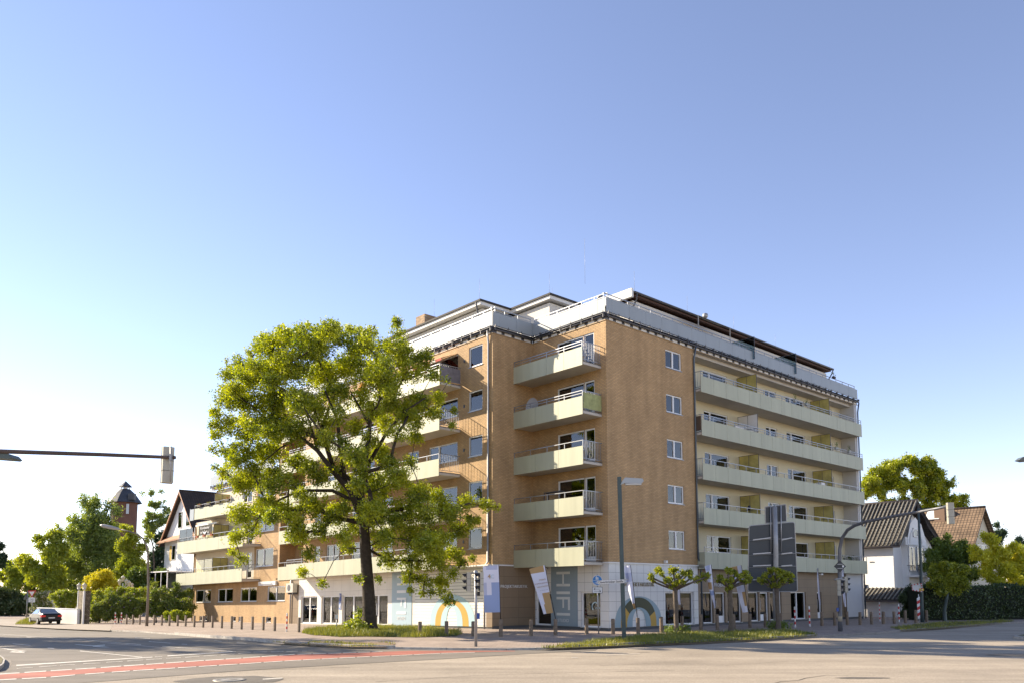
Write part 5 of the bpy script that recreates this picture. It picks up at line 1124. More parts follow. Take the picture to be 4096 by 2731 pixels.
RBL = [(1679, 2543, .72), (1785.7, 2540, .72), (1892.6, 2543, .74), (2003, 2544.5, .84), (2124, 2541.6, .8), (2222, 2539, .82), (2347, 2535, .82), (2452.6, 2534.8, .8), (2553, 2533.8, .84), (2646, 2527.5, .84), (2728, 2520, .82), (2804, 2518, .9), (2870, 2518, .9), (2937, 2513, .86), (3000, 2510, .86), (3062, 2508, .86), (3125, 2505, .86),
       (3288.5, 2501.5, .9), (3340, 2500, .85), (3390, 2498, .9), (3440.6, 2497.5, .85), (3487, 2495.5, .85), (3533.6, 2494, .85), (3577.6, 2492.8, .85), (3621.6, 2490.5, .9), (3664, 2489, .9), (3707, 2486, .85)]
first = None
for i, (x, y, h) in enumerate(RBL):
    if first is None:
        b = MB(); b.lathe((0, 0, 0), [(.1, -.1), (.1, .1), (.095, .5), (.098, .8), (.08, .83), (.001, .835)], 14); o = first = b.build('wooden_bollard', wood)
    else: o = first.copy(); S.collection.objects.link(o)
    o.location = P0(x, y); o.scale = (1, 1, h/.835); o.rotation_euler = (random.gauss(0, .015), random.gauss(0, .015), random.uniform(0, 6)); tag(o, 'round weathered wooden bollard on the pavement along the shop fronts', 'bollard', 'wooden bollards along the shops')
rwm = mat('reflective white', (.7, .7, .68), .5); rrm = mat('reflective red', (.5, .03, .03), .5)
def striped(x, y, h, label, r=.045, n=7):
    b = MB(); p = P0(x, y)
    for i in range(n): b.lathe((0, 0, 0), [(r, h*i/n-.0), (r, h*(i+1)/n)], 12, (0, 1)[i % 2])
    b.lathe((0, 0, 0), [(r, h), (r*.6, h+.02), (.001, h+.025)], 12, 0)
    o = b.build('barrier_post', [rwm, rrm]); o.location = p; tag(o, label, 'barrier post', 'red and white barrier posts')
striped(460, 2494.8, 1.03, 'left one of two red white posts beside the garden hedge'); striped(484.5, 2494.8, 1.03, 'right one of two red white posts, next to the first concrete bollard')
striped(1146.7, 2524.5, 1.05, 'red white post between two concrete bollards at the wing end'); striped(3181, 2507, 1.25, 'taller red white post left of the large shop window'); striped(3239, 2504, 1.25, 'taller red white post right of the large shop window')
striped(3520, 2483.5, 1.4, 'thin red white rod before the white villa wall', .03, 9); striped(3597, 2486, 1.3, 'red white post right of the small white annex')
p = P0(3680, 2485); b = MB()
for i in range(7):
    z = .25+i*.22
    b.prism([(-.15, 0, z-.08), (.15, 0, z+.08), (.15, 0, z+.30), (-.15, 0, z+.14)], (0, .02, 0), i % 2)
b.tube([(0, .04, -.1), (0, .04, 2.0)], .03, 6); o = b.build('hazard_board', [rwm, rrm]); o.location = p; tag(o, 'striped red and white hazard board beside the tall green pole', 'hazard board')
# square street lamp at the corner, with street name plate
p = P0(2497, 2560); d = depth_of(p); k = d/F
e = empty('street_lamp', p, 0, 'tall square grey green street lamp in front of the white shop corner', 'street lamp')
H = 7.42; b = MB(); b.prism([(-.085, -.085, -.2), (.085, -.085, -.2), (.085, .085, -.2), (-.085, .085, -.2)], (-.135, 0, H+.2)); b.build('pole', greenpole, e)
b = MB(); b.prism([(-.1, -.12, H-.38), (.05, -.12, H-.12), (.12, -.12, H-.04), (.92, -.12, H-.09), (.97, -.12, H-.2), (.85, -.12, H-.33), (.1, -.12, H-.3)], (0, .26, 0)); lo_ = b.build('lamp_head', mat('lamp housing grey', (.33, .35, .36), .4, .3), e)
b = MB(); b.box(.14, .86, -.1, .12, H-.37, H-.32); b.build('lamp_glass', mat('lamp diffuser', (.55, .56, .55), .3), lo_)
pl = empty('street_name_sign', dp(2440, 2325, d-.12), 0, 'white street name plate Cleverbrücker Straße on the square street lamp', 'street sign')
pl.rotation_euler = (0, math.radians(-2.5), math.radians(-12))
b = MB(); b.box(-.56, .64, -.012, .012, -.085, .085); so = b.build('plate', signwhite, pl); b = MB()
for s in ((-.56, .64, -.085, -.075), (-.56, .64, .075, .085)): b.box(s[0], s[1], -.016, .016, s[2], s[3])
b.box(.62, .8, -.03, .03, .06, .1); b.box(.62, .8, -.03, .03, -.1, -.06); b.build('clamp', greyp, pl)
text_mb('lettering', 'Cleverbrücker Straße', .15, M3((1, 0, 0), (0, 0, 1), (.03, -.02, -.045)), blackp, pl, sx=.86)
# blue foot and cycle path sign with arrow plate
p = P0(2395, 2531.6); d = depth_of(p); e = empty('path_sign', p, 0, 'round blue shared foot and cycle path sign with an arrow plate below', 'road sign')
b = MB(); b.tube([(0, 0, -.1), (-.05, 0, 3.1)], .035, 10); b.build('pole', steel, e)
ds = d-.06; c0 = dp(2389, 2319, ds)-p
b = MB(); b.tube([c0, c0+Vector((0, -.015, 0))], .265, 36, 0, sm=False); b.tube([c0+Vector((0, -.016, 0)), c0+Vector((0, -.02, 0))], .245, 36, 1, sm=False); so = b.build('sign_disc', [signwhite, signblue], e)
b = MB(); y_ = c0.y-.028; X_ = lambda a, z: (c0.x+a, y_, c0.z+z)
def bar(a0, z0, a1, z1, w_=.014): 
    dd = Vector((a1-a0, 0, z1-z0)).normalized(); n_ = Vector((-dd.z, 0, dd.x))*w_/2; A = Vector(X_(a0, z0)); C = Vector(X_(a1, z1)); b.prism([A-n_, C-n_, C+n_, A+n_], (0, .006, 0))
def dot(a, z, r, n=14): b.prism([X_(a+r*math.cos(i*2*math.pi/n), z+r*math.sin(i*2*math.pi/n)) for i in range(n)], (0, .006, 0))
bar(-.235, -.012, .235, -.012, .012)
dot(-.05, .2, .024); bar(-.05, .17, -.05, .09, .07); bar(-.065, .1, -.07, .01, .026); bar(-.035, .1, -.03, .01, .026); dot(.03, .155, .02); bar(.03, .13, .03, .08, .055); bar(.02, .08, .02, .01, .02); bar(.042, .08, .045, .01, .02); bar(-.02, .14, .01, .1, .018)
def hoop(a, z, r): 
    for i in range(14): t0, t1 = i*2*math.pi/14, (i+1)*2*math.pi/14; bar(a+r*math.cos(t0), z+r*math.sin(t0), a+r*math.cos(t1), z+r*math.sin(t1), .012)
hoop(-.085, -.145, .052); hoop(.085, -.145, .052); bar(-.085, -.145, -.02, -.145); bar(-.02, -.145, .06, -.075); bar(-.05, -.075, .06, -.075); bar(.085, -.145, .05, -.05); bar(-.02, -.145, -.055, -.06); bar(.03, -.05, .07, -.05)
b.build('pictogram', signwhite, so)
c1 = dp(2389.5, 2358, ds)-p; b = MB(); b.box(c1.x-.27, c1.x+.27, c1.y, c1.y+.012, c1.z-.165, c1.z+.165); b.box(c1.x-.25, c1.x+.25, c1.y-.003, c1.y, c1.z-.145, c1.z+.145, 1); so = b.build('arrow_plate', [blackp, signwhite], e)
b = MB(); y_ = c1.y-.01; c0 = Vector((c1.x, 0, c1.z)); X_ = lambda a, z: (c0.x+a, y_, c0.z+z)
bar(-.19, .055, .17, .055, .02); bar(-.19, .055, -.11, .105, .02); bar(-.19, .055, -.11, .005, .02); bar(-.17, -.055, .19, -.055, .02); bar(.19, -.055, .11, -.005, .02); bar(.19, -.055, .11, -.105, .02); b.build('arrows', blackp, so)
# traffic signals
def signal_head(parent, c, face, name='signal_head', scale=1, back=False):
    """three lamp head; face = heading of its lenses in radians from +x"""
    h = MB(); w_, dpt, ht = .27*scale, .2*scale, .92*scale
    pr = [(-w_/2+.04, -dpt/2), (w_/2-.04, -dpt/2), (w_/2, -dpt/2+.03), (w_/2, dpt/2), (-w_/2, dpt/2), (-w_/2, -dpt/2+.03)]
    h.prism([(x, y, -ht/2) for x, y in pr], (0, 0, ht)); h.box(-w_/2-.012, w_/2+.012, dpt/2-.02, dpt/2, -ht/2-.012, ht/2+.012)
    for z in (-ht/6, ht/6): h.box(-w_/2-.004, w_/2+.004, -dpt/2-.004, dpt/2, z-.005, z+.005, 1)
    M = Matrix.Translation(Vector(c)) @ Matrix.Rotation(face-math.pi/2, 4, 'Z')
    o = h.build(name, [signalbox, blk], parent, M=M)
    f = MB(); f.box(-w_/2+.01, w_/2-.01, dpt/2+.001, dpt/2+.012, -ht/2+.01, ht/2-.01); f.build('front_plate', blk, o, M=M)
    for i, (z, cl) in enumerate(((ht/3, (.12, .01, .01)), (0, (.12, .07, .01)), (-ht/3, (.01, .08, .05)))):
        l = MB(); l.tube([(0, dpt/2+.012, z), (0, dpt/2+.03, z)], .1*scale, 18, sm=False); l.build('lens', mat('lens%d' % i, cl, .2), o, M=M)
        v = MB(); n = 12
        for k_ in range(n):
            t0, t1 = math.pi*(-.12+1.24*k_/n), math.pi*(-.12+1.24*(k_+1)/n); r = .115*scale; L = .24*scale
            A = [(r*math.cos(t0), dpt/2+.01, z+r*math.sin(t0)), (r*math.cos(t1), dpt/2+.01, z+r*math.sin(t1)), (r*.9*math.cos(t1), dpt/2+L*(.55+.45*math.sin(max(0, t1))), z+r*.9*math.sin(t1)-.02), (r*.9*math.cos(t0), dpt/2+L*(.55+.45*math.sin(max(0, t0))), z+r*.9*math.sin(t0)-.02)]
            v.poly(A)
        v.build('hood', blk, o, M=M)
    return o
p = P0(1903.4, 2584); d = depth_of(p); e = empty('pedestrian_signal', p, 0, 'traffic light post with two signal heads in front of the lamella wall', 'traffic light')
b = MB(); b.tube([(0, 0, -.1), (0, 0, 1.6), (-.03, 0, 3.03)], [.062, .058, .05], 12); b.box(.05, .16, -.06, .06, 2.02, 2.2, 1); b.build('pole', [steel, blk], e)
for px_, fa in ((1875, math.radians(185)), (1924, math.radians(205))):
    c = dp(px_, 2325.5 if px_ < 1900 else 2324, d)-p; signal_head(e, c, fa, scale=.83)
b = MB(); q = dp(1889, 2292, d)-p; b.tube([dp(1880, 2290, d)-p, (0, 0, 2.93), dp(1922, 2290, d)-p], .025, 8); b.lathe((-.02, 0, 2.95), [(.08, 0), (.08, .06), (.03, .1)], 10); b.build('bracket', steel, e)
b = MB(); q = dp(1913, 2462, d)-p; b.box(q.x-.06, q.x+.06, -.05, .05, q.z-.12, q.z+.12); b.build('push_button', mat('blue button box', (.03, .08, .3), .4), e)
# signal mast with long curved arm at the right
p = P0(3362, 2523); d = depth_of(p); e = empty('signal_mast', p, 0, 'grey signal mast with long curved arm, black diamond sign and two signal heads', 'traffic light')
q = lambda x, y, o=0: dp(x, y, d+o)-p
b = MB(); pts = [(0, 0, -.1), (0, 0, .8), q(3360, 2400), q(3358, 2280), q(3359, 2195), q(3368, 2150), q(3390, 2118, -.5), q(3420, 2099, -1.2), q(3462, 2085, -2), q(3560, 2066, -3.8), q(3660, 2048, -5.6), q(3730, 2035, -6.8), q(3792, 2023, -7.8)]
b.tube(pts, [.13, .12, .105, .10, .095, .09, .088, .085, .08, .075, .07, .065, .06], 12); b.build('mast', mat('dark galvanised mast', (.15, .155, .17), .5, .4, var=.2, vscale=2), e)
b = MB(); b.tube([(0, 0, .55), (0, 0, 1.15)], .124, 14); b.build('reflective_sleeve', mat('beige sleeve', (.42, .37, .27), .6), e)
signal_head(e, q(3802, 2051, -8.0), math.radians(70), scale=1.05)
signal_head(e, q(3356, 2348, -.3), math.radians(-20), scale=.95); signal_head(e, q(3380, 2336, .1), math.radians(10), scale=.95)
dm = MB(); c = q(3360, 2263, -.16); r = .33; dm.prism([(c.x-r, c.y, c.z), (c.x, c.y, c.z-r), (c.x+r, c.y, c.z), (c.x, c.y, c.z+r)], (0, .02, 0)); dm.box(c.x-.16, c.x+.16, c.y-.03, c.y, c.z+.1, c.z+.13, 1); dm.box(c.x-.16, c.x+.16, c.y-.03, c.y, c.z-.13, c.z-.1, 1); dm.prism([(c.x+.12, c.y-.003, c.z-.05), (c.x+.22, c.y-.003, c.z-.05), (c.x+.22, c.y-.003, c.z+.05), (c.x+.12, c.y-.003, c.z+.05)], (0, .002, 0), 2); dm.build('diamond_sign', [mat('black sign back', (.02, .025, .03), .4), greyp, signwhite], e)
b = MB(); b.tube([q(3338, 2317, -.2), q(3358, 2312, -.2), q(3380, 2318, -.2)], .05, 8); b.build('bracket', steel, e)
b = MB(); c = q(3349, 2436, -.05); b.box(c.x-.05, c.x+.05, c.y-.08, c.y, c.z-.1, c.z+.1); b.build('push_button', MATS['blue button box'], e)
# overhead signal arm at the left; its mast stands outside the picture
D2 = 21.5; e = empty('signal_gantry', dp(-560, 2650, D2), 0, 'rusty horizontal signal arm reaching in from the left edge with a signal back', 'traffic light'); bs = e.location.copy(); bs.z = RH; e.location = bs
q = lambda x, y, o=0: dp(x, y, D2+o)-bs
b = MB(); top = q(-560, 1800); b.tube([(0, 0, -.1), (top.x*.6, top.y*.6, top.z*.6), (top.x, top.y, top.z-.6), (top.x+.15, top.y, top.z-.12), q(-480, 1800), q(0, 1803), q(400, 1816), q(697, 1828), q(702, 1828)], [.13, .11, .1, .095, .09, .062, .052, .045, .045], 12); b.tube([q(680, 1828), q(690, 1828)], .06, 12); b.build('arm', rust, e)
signal_head(e, q(671, 1858, .15), math.radians(125), scale=1.06)
b = MB(); b.tube([q(683, 1783, -.05), q(682, 1925, -.05)], .022, 6); b.box(*sum([[a, b_] for a, b_ in zip(q(676, 1840, -.12), q(694, 1816, .02))], [])); b.build('mounting_rail', steel, e)
b = MB(); c = q(14, 1822, -.1); b.prism([q(-60, 1812, 0), q(30, 1812, 0), q(45, 1828, 0), q(36, 1833, 0), q(-60, 1826, 0)], (0, .5, 0)); b.build('signal_visor', mat('green grey visor', (.08, .11, .11), .5), e)
# lamp head entering at the right edge
D3 = 24; e = empty('street_lamp', dp(4330, 2700, D3), 0, 'lamp head just reaching into the right edge of the picture', 'street lamp'); bs = e.location.copy(); bs.z = RH; e.location = bs; q = lambda x, y, o=0: dp(x, y, D3+o)-bs
b = MB(); tt = q(4330, 1850); b.tube([(0, 0, -.1), (tt.x, tt.y, tt.z-.4), (tt.x-.2, tt.y, tt.z-.05), q(4180, 1822)], [.09, .07, .06, .04], 10); b.build('pole', greenpole, e)
b = MB(); b.prism([q(4078, 1837), q(4092, 1825), q(4190, 1812), q(4190, 1834), q(4100, 1842)], (0, .25, 0)); b.build('lamp_head', mat('dark lamp head', (.09, .11, .12), .4), e)
# curved street lamp at the left
p = P0(587, 2502); d = depth_of(p); e = empty('street_lamp', p, 0, 'thin curved street lamp in front of the hedge at the left', 'street lamp'); q = lambda x, y, o=0: dp(x, y, d+o)-p
b = MB(); b.tube([(0, 0, -.1), (0, 0, 3), q(592, 2213), q(586, 2180), q(572, 2152), q(548, 2134), q(520, 2124), q(478, 2115)], [.12, .095, .075, .068, .062, .056, .052, .05], 10); b.build('pole', mat('brown grey pole', (.22, .19, .165), .6, .3, var=.2, vscale=2), e)
b = MB(); h0, h1 = q(400, 2098), q(480, 2115); dd = (h1-h0); b.tube([h0, h0+dd*.12, h0+dd*.5, h0+dd*.9, h1], [.03, .13, .15, .1, .06], 10); b.build('lamp_head', mat('pale lamp head', (.42, .40, .38), .4, .2), e)
# tall thin lamp pole at the right
p = P0(3690, 2487); d = depth_of(p); e = empty('street_lamp', p, 0, 'tall green lamp pole with traffic mirror frame before the white villa', 'street lamp'); q = lambda x, y, o=0: dp(x, y, d+o)-p
b = MB(); b.tube([(0, 0, -.1), (0, 0, 1), q(3683, 2250), q(3673, 2030)], [.14, .12, .1, .07], 12); b.tube([q(3673, 2035), q(3720, 2031)], .03, 6); b.build('pole', greenpole, e)
b = MB(); b.prism([q(3648, 2337, -.1), q(3686, 2333, -.1), q(3688, 2364, -.1), q(3650, 2358, -.1)], (0, .05, 0)); mo = b.build('traffic_mirror', mat('mirror face', (.55, .56, .55), .3), e)
b = MB(); pr = [q(3648, 2337, -.14), q(3686, 2333, -.14), q(3688, 2364, -.14), q(3650, 2358, -.14)]
for a, c in zip(pr, pr[1:]+pr[:1]):
    for i in range(6): b.tube([a.lerp(c, i/6), a.lerp(c, (i+1)/6)], .035, 6, i % 2)
b.build('mirror_frame', [rwm, rrm], mo)
b = MB(); c = q(3687, 2356, -.15); b.box(c.x-.15, c.x+.15, c.y, c.y+.2, c.z-.08, c.z+.08); b.build('yellow_tag', mat('yellow tag', (.55, .35, .03), .5), e)
# back of the large direction sign
D5 = 47.5; p = Vector((0, 0, CH))+ray(3104, 2368)*D5; p.z = 0; e = empty('direction_sign', p, 0, 'dark back of a large direction sign on a thick post, smaller panels on top', 'road sign'); q = lambda x, y, o=0: dp(x, y, D5+o)-p
b = MB(); b.tube([(0, .1, -.1), (0, .1, 2), q(3103, 2200, .1), q(3098, 2025, .1)], [.17, .165, .155, .15], 16); b.build('post', steel, e)
def panelback(pts, nm, o1=0, rr=.12, extra=True):
    a, b_, c, d_ = [Vector(x) for x in pts]; cs = [a, b_, c, d_]; ring_ = []
    for i in range(4):
        pv, cu, nx = cs[i-1], cs[i], cs[(i+1) % 4]; u1_ = (pv-cu).normalized(); u2_ = (nx-cu).normalized()
        for t in range(4): s_ = t/3; ring_.append(cu+u1_*rr*(1-s_)**1.6+u2_*rr*s_**1.6)
    m_ = MB(); m_.prism(ring_, (0, .03, 0)); cen = sum(ring_, Vector())/len(ring_)
    for i in range(len(ring_)):
        A, C = ring_[i], ring_[(i+1) % len(ring_)]; m_.tube([A+Vector((0, .0, 0)), C], .03, 5, 1, cap=False)
    return m_.build(nm, [signback, signedge], e)
panelback([q(2996, 2101, .35), q(3178, 2086, .25), q(3190, 2364, .25), q(2991, 2364, .35)], 'sign_panel')
panelback([q(3060, 2026, .33), q(3101, 2022, .31), q(3103, 2087, .31), q(3062, 2091, .33)], 'small_panel', rr=.03); panelback([q(3102.5, 2021, .31), q(3143, 2016, .28), q(3146, 2083, .28), q(3105, 2087, .31)], 'small_panel', rr=.03)
b = MB()
for y0, y1 in ((2160, 2151), (2216, 2211), (2264, 2261), (2319, 2318)):
    for xa, xb in ((3012, 3083), (3125, 3168)):
        A, C = q(xa, y0, .24), q(xb, y1, .22); b.prism([A, C, C+Vector((0, 0, .07)), A+Vector((0, 0, .07))], (0, -.05, 0))
for A, C in ((q(2996, 2318, .28), q(3190, 2318, .2)), (q(2997, 2160, .28), q(3181, 2150, .2)), (q(2995, 2219, .28), q(3184, 2211, .2)), (q(2993, 2268, .28), q(3187, 2262, .2))): b.tube([A, C], .014, 4)
for xa in (3083, 3124): b.tube([q(xa, 2020, .2), q(xa+1, 2205, .2)], .035, 6)
b.build('stiffener', signedge, e)
# ---- flags on slanting rods
def flag(label, foot, top, w0, w1, bottom, prints, wave=.05, rodh=.8, side=-1, texts=(), turn=0, nw=2.5):
    """foot/top: rod ends in photo pixels; the cloth hangs on the given side of the rod"""
    p = P0(*foot); d = depth_of(p); e = empty('flag', p, 0, label, 'flag', 'advertising flags on the wooden bollards'); T = dp(top[0], top[1], d)-p
    b = MB(); b.tube([(0, 0, .5), T], [.02, .014], 7); b.build('rod', blk, e); L = T.length
    ax = T.normalized(); sd_ = Vector((side*math.cos(turn), math.sin(turn), 0)); sd_ = (sd_-ax*sd_.dot(ax)).normalized(); nrm = ax.cross(sd_)
    n, m_ = 30, 10; b = MB(); zb = bottom
    def pt(i, j, off=0):
        t = i/n; s = j/m_; h = zb+(1-zb)*t; w_ = w1+(w0-w1)*t
        return T*h+sd_*w_*s+nrm*(wave*math.sin(s*nw*2+t*7)*s+.03*math.sin(t*11)*s+off)-ax*(.06*s if t == 1 else 0)
    for i in range(n):
        for j in range(m_):
            t, s = (i+.5)/n, (j+.5)/m_; k_ = 0
            for fn, mi in prints:
                if fn(s, t): k_ = mi
            b.poly([pt(i, j), pt(i+1, j), pt(i+1, j+1), pt(i, j+1)], k_, True)
    b.build('cloth', [flagw, flagb, flagb2, flagg], e)
    for tx, s, t, sz, mt in texts:
        o_ = T*(zb+(1-zb)*t)+sd_*(w0*s)
        ex = -sd_ if side < 0 else sd_; ey = ax; ez = ex.cross(ey); f_ = -1 if ez.y > 0 else 1
        nn = Vector((0, -1, 0)); nn = (nn-ex*nn.dot(ex)-ey*nn.dot(ey)).normalized()
        M = Matrix((ex, ey, nn)).transposed().to_4x4(); M.translation = o_+nn*.045; text_mb('print', tx, sz, M, mt, e, .004)
gold = mat('gold print', (.4, .24, .07), .7); greyt = mat('grey print', (.25, .24, .32), .7); brn = mat('brown print', (.30, .13, .07), .7)
step = lambda a, c: (lambda s, t: t < a or (t < c and s < .48))
flag('upright white flag with gold 4 and lavender wave left of PROJEKTAKUSTIK', (2003, 2544), (1995, 2257), .78, .76, .34, [(lambda s, t: t < .62 and (s < .5 or t < .36), 1), (lambda s, t: t > .9 and .12 < s < .85, 2), (lambda s, t: .36 < t < .62 and s > .82, 2)], wave=.015, texts=[('4', .62, .72, .3, gold), ('C', .42, .72, .26, letblue)])
flag('tilted white flag with gold loudspeaker print in front of the dark shop window', (2226, 2530), (2179, 2258), .86, .5, .30, [(lambda s, t: t > .86 and s > .1, 3), (lambda s, t: t < .42 and s < .62, 3), (lambda s, t: t < .2, 3), (lambda s, t: t < .3 and s > .72, 0)], wave=.03, texts=[('STEREO', .3, .70, .1, gold), ('SYMPATHISANTEN', .38, .63, .085, brn), ('WILLKOMMEN', .36, .56, .09, gold), ('Zwei Boxen, ein Sofa', .3, .49, .05, greyt)])
flag('crumpled white flag partly behind the square street lamp', (2553, 2533), (2522, 2258), .42, .1, .36, [(lambda s, t: .62 < t < .85, 2), (lambda s, t: t < .12, 3)], wave=.14, nw=4)
flag('narrow flag hidden behind the first pollarded linden', (2728, 2522), (2713, 2257), .32, .12, .40, [(lambda s, t: .6 < t < .8, 2)], wave=.1, nw=4)
flag('leaning flag with pale blue and gold pattern left of the middle linden', (2870, 2516), (2845, 2256), .42, .08, .33, [(lambda s, t: t > .86 and .2 < s, 2), (lambda s, t: .42 < t < .6 and s > .3, 3), (lambda s, t: .3 < t < .4, 1)], wave=.12, nw=4)
flag('leaning flag with gold corner behind the middle pollarded linden', (3000, 2508), (2965, 2258), .66, .3, .25, [(lambda s, t: t > .82 and s > .35, 3), (lambda s, t: .12 < t < .42 and s < .45, 3)], wave=.08, nw=2)
flag('thin white flag seen edge on at the brown shop wall', (3288, 2500), (3272, 2270), .12, .1, .36, [], wave=.05, turn=.9)
flag('thin white flag partly behind the right signal mast', (3390, 2497), (3374, 2272), .2, .12, .32, [], wave=.06, turn=.6)
# ---- small signs and objects
p = P0(1346, 2520); d = depth_of(p); e = empty('notice_post', p, 0, 'short grey post with small framed notice in the grass left of the oak', 'notice post')
b = MB(); b.tube([(0, 0, -.05), (0, 0, .72)], .035, 8); b.build('post', steel, e); b = MB(); b.box(-.11, .11, -.05, -.03, .68, .96, 0); b.box(-.09, .09, -.055, -.05, .70, .94, 1); b.build('plate', [mat('salmon frame', (.5, .25, .16), .6), signwhite], e)
p = P0(2420, 2520); b = MB(); b.lathe((0, 0, 0), [(.001, 0), (.035, 0), (.035, .17), (.014, .22), (.013, .29), (.001, .29)], 12); b.lathe((0, 0, 0), [(.0355, .05), (.0355, .13)], 12, 1); o = b.build('bottle', [mat('green glass bottle', (.01, .03, .01), .1), signwhite]); o.location = p; tag(o, 'small dark bottle left standing at the foot of the white shop corner', 'bottle')
def at_ground(px, py): return P0(px, py)
p = P0(126, 2476); d = depth_of(p); e = empty('yield_sign', p, 0, 'red and white triangular give way sign with small plate below, behind the dark car', 'road sign'); q = lambda x, y, o=0: dp(x, y, d+o)-p
b = MB(); b.tube([(0, 0, -.1), (0, 0, 3.0)], .05, 8); b.build('pole', steel, e)
b = MB(); b.prism([q(110, 2360, -.1), q(145, 2359, -.1), q(127.5, 2388, -.1)], (0, .03, 0), 0); b.prism([q(116.5, 2364, -.12), q(138.5, 2363.5, -.12), q(127.5, 2382, -.12)], (0, .02, 0), 1); b.build('sign_triangle', [signred, signwhite], e)
c = q(127, 2397, -.1); b = MB(); b.box(c.x-.36, c.x+.36, c.y, c.y+.02, c.z-.26, c.z+.26, 0); so = b.build('cycle_plate', [signwhite], e); b = MB(); c0 = Vector((c.x, 0, c.z)); y_ = c.y-.01; X_ = lambda a, z: (c0.x+a, y_, c0.z+z)
hoop(-.13, .02, .09); hoop(.13, .02, .09); bar(-.13, .02, .1, .1, .02); bar(-.15, -.16, .15, -.16, .02); bar(.15, -.16, .09, -.12, .02); b.build('pictogram', blackp, so)
p = P0(105, 2474); d = depth_of(p); e = empty('warning_sign', p, 0, 'triangular sign seen edge on from behind, left of the give way sign', 'road sign'); q = lambda x, y, o=0: dp(x, y, d+o)-p
b = MB(); b.tube([(0, 0, -.1), (0, 0, 3.1)], .05, 8); b.build('pole', steel, e); b = MB(); b.prism([q(105, 2371, 0), q(94, 2395, -1.0), q(113, 2395, .6)], (.03, 0, 0)); b.build('sign_triangle', signback, e)
# garden wall, gabion pillar with lanterns, garden gate post
ga, gb_ = P0(150, 2484), P0(312, 2493.5); u0_, v0_ = loc(ga); u1_, v1_ = loc(gb_)
b = MB(); L_ = (gb_-ga).length; b.box(0, L_, -.12, .12, -.1, 1.36); b.box(-.02, L_, -.15, .15, 1.36, 1.42); o = b.build('garden_wall', render_white); o.location = ga; dd = gb_-ga; o.rotation_euler = (0, 0, math.atan2(dd.y, dd.x)); tag(o, 'low white rendered garden wall behind the dark car', 'wall')
p = P0(203, 2482); d = depth_of(p)+7; b = MB(); c = dp(203, 2416, d); b.box(-.52, .52, -.05, .05, -2.1, .95); b.box(-.04, -.02, -.06, -.05, -.9, .9, 1); o = b.build('notice_board', [render_white, greyp]); o.location = c+Vector((0, 0, .05)); o.location.z = c.z; tag(o, 'upright white board standing behind the garden wall above the car', 'board')
p = P0(334, 2493); d = depth_of(p); e = empty('gabion_pillar', p, math.radians(-50), 'tall stone filled gabion pillar with two white lanterns at the garden entrance', 'pillar')
b = MB(); b.box(-1.1, .9, -.3, .3, -.1, 3.05)
gm = tiles('gabion stones', (.46, .38, .26), (.22, .18, .13), (.06, .05, .035), .16, .12, .02, rough=.95, dirt=.4, bump=1, dscale=4)
b.build('stone_core', gm, e)
for sx_ in (-1.2, 1.0):
    b = MB(); b.box(sx_-.07, sx_+.07, -.35, -.2, -.1, 3.05); b.build('post', render_white, e)
    b = MB(); b.lathe((sx_, -.28, 3.05), [(.04, 0), (.05, .1), (.17, .18), (.13, .2), (.2, .5), (.24, .52), (.1, .66), (.03, .7), (.03, .8)], 8); b.build('lantern', mat('cream lantern', (.62, .58, .48), .5), e)
# candelabra lamp, closed parasol
c = dp(493, 2395, 84); e = empty('candelabra_lamp', (c.x, c.y, 0), 0, 'white ornate candelabra garden lamp with four lanterns', 'lamp'); k = 84/F; q = lambda x, y, o=0: dp(x, y, 84+o)-Vector((c.x, c.y, 0))
wi = mat('white cast iron', (.6, .58, .54), .5)
b = MB(); b.tube([(0, 0, -.8), q(491, 2330)], .06, 8); b.tube([q(479, 2333), q(481, 2342), q(492, 2348), q(503, 2340), q(506, 2333)], .035, 6); b.tube([q(492, 2350, -.4), q(505, 2348, -.3), q(517, 2334)], .04, 6); b.build('column', wi, e)
for x, y in ((492, 2315), (478.5, 2329), (505, 2328), (516, 2335)):
    g0 = q(x, y); b = MB(); b.lathe(g0, [(.03, -.25), (.1, -.2), (.2, .15), (.24, .18), (.1, .33), (.03, .36), (.03, .45)], 8); b.build('lantern', mat('frosted lantern', (.66, .60, .48), .4), e)
c = dp(528, 2360, 90); e = empty('parasol', (c.x, c.y, 0), 0, 'closed cream parasol behind the hedge near the candelabra lamp', 'parasol'); b = MB(); b.tube([(0, 0, -.8), (0, 0, 1.2)], .04, 8); b.build('pole', white, e)
q = lambda x, y, o=0: dp(x, y, 90+o)-Vector((c.x, c.y, 0)); b = MB(); zt = q(528, 2330).z; zb = q(528, 2362).z; b.lathe((0, 0, 0), [(.19, zb), (.14, (zb+zt)/2), (.1, zt-.2), (.16, zt-.17), (.1, zt-.05), (.02, zt)], 10); b.build('canopy', mat('cream canvas', (.62, .55, .42), .9), e)
# ---- parked car, seen from behind
p = P0(205, 2496); car = empty('parked_car', p, math.atan2(DV.y, DV.x)+math.radians(2), 'dark metallic sedan parked in front of the white garden wall', 'car')
carp = mat('dark car paint', (.010, .012, .016), .35, .1, coat=.25, spec=.3); cglass = mat('dark car glass', (.01, .012, .014), .05, coat=1); tyre = mat('tyre rubber', (.015, .015, .015), .9); rim = mat('alloy rim', (.4, .4, .4), .35, .8)
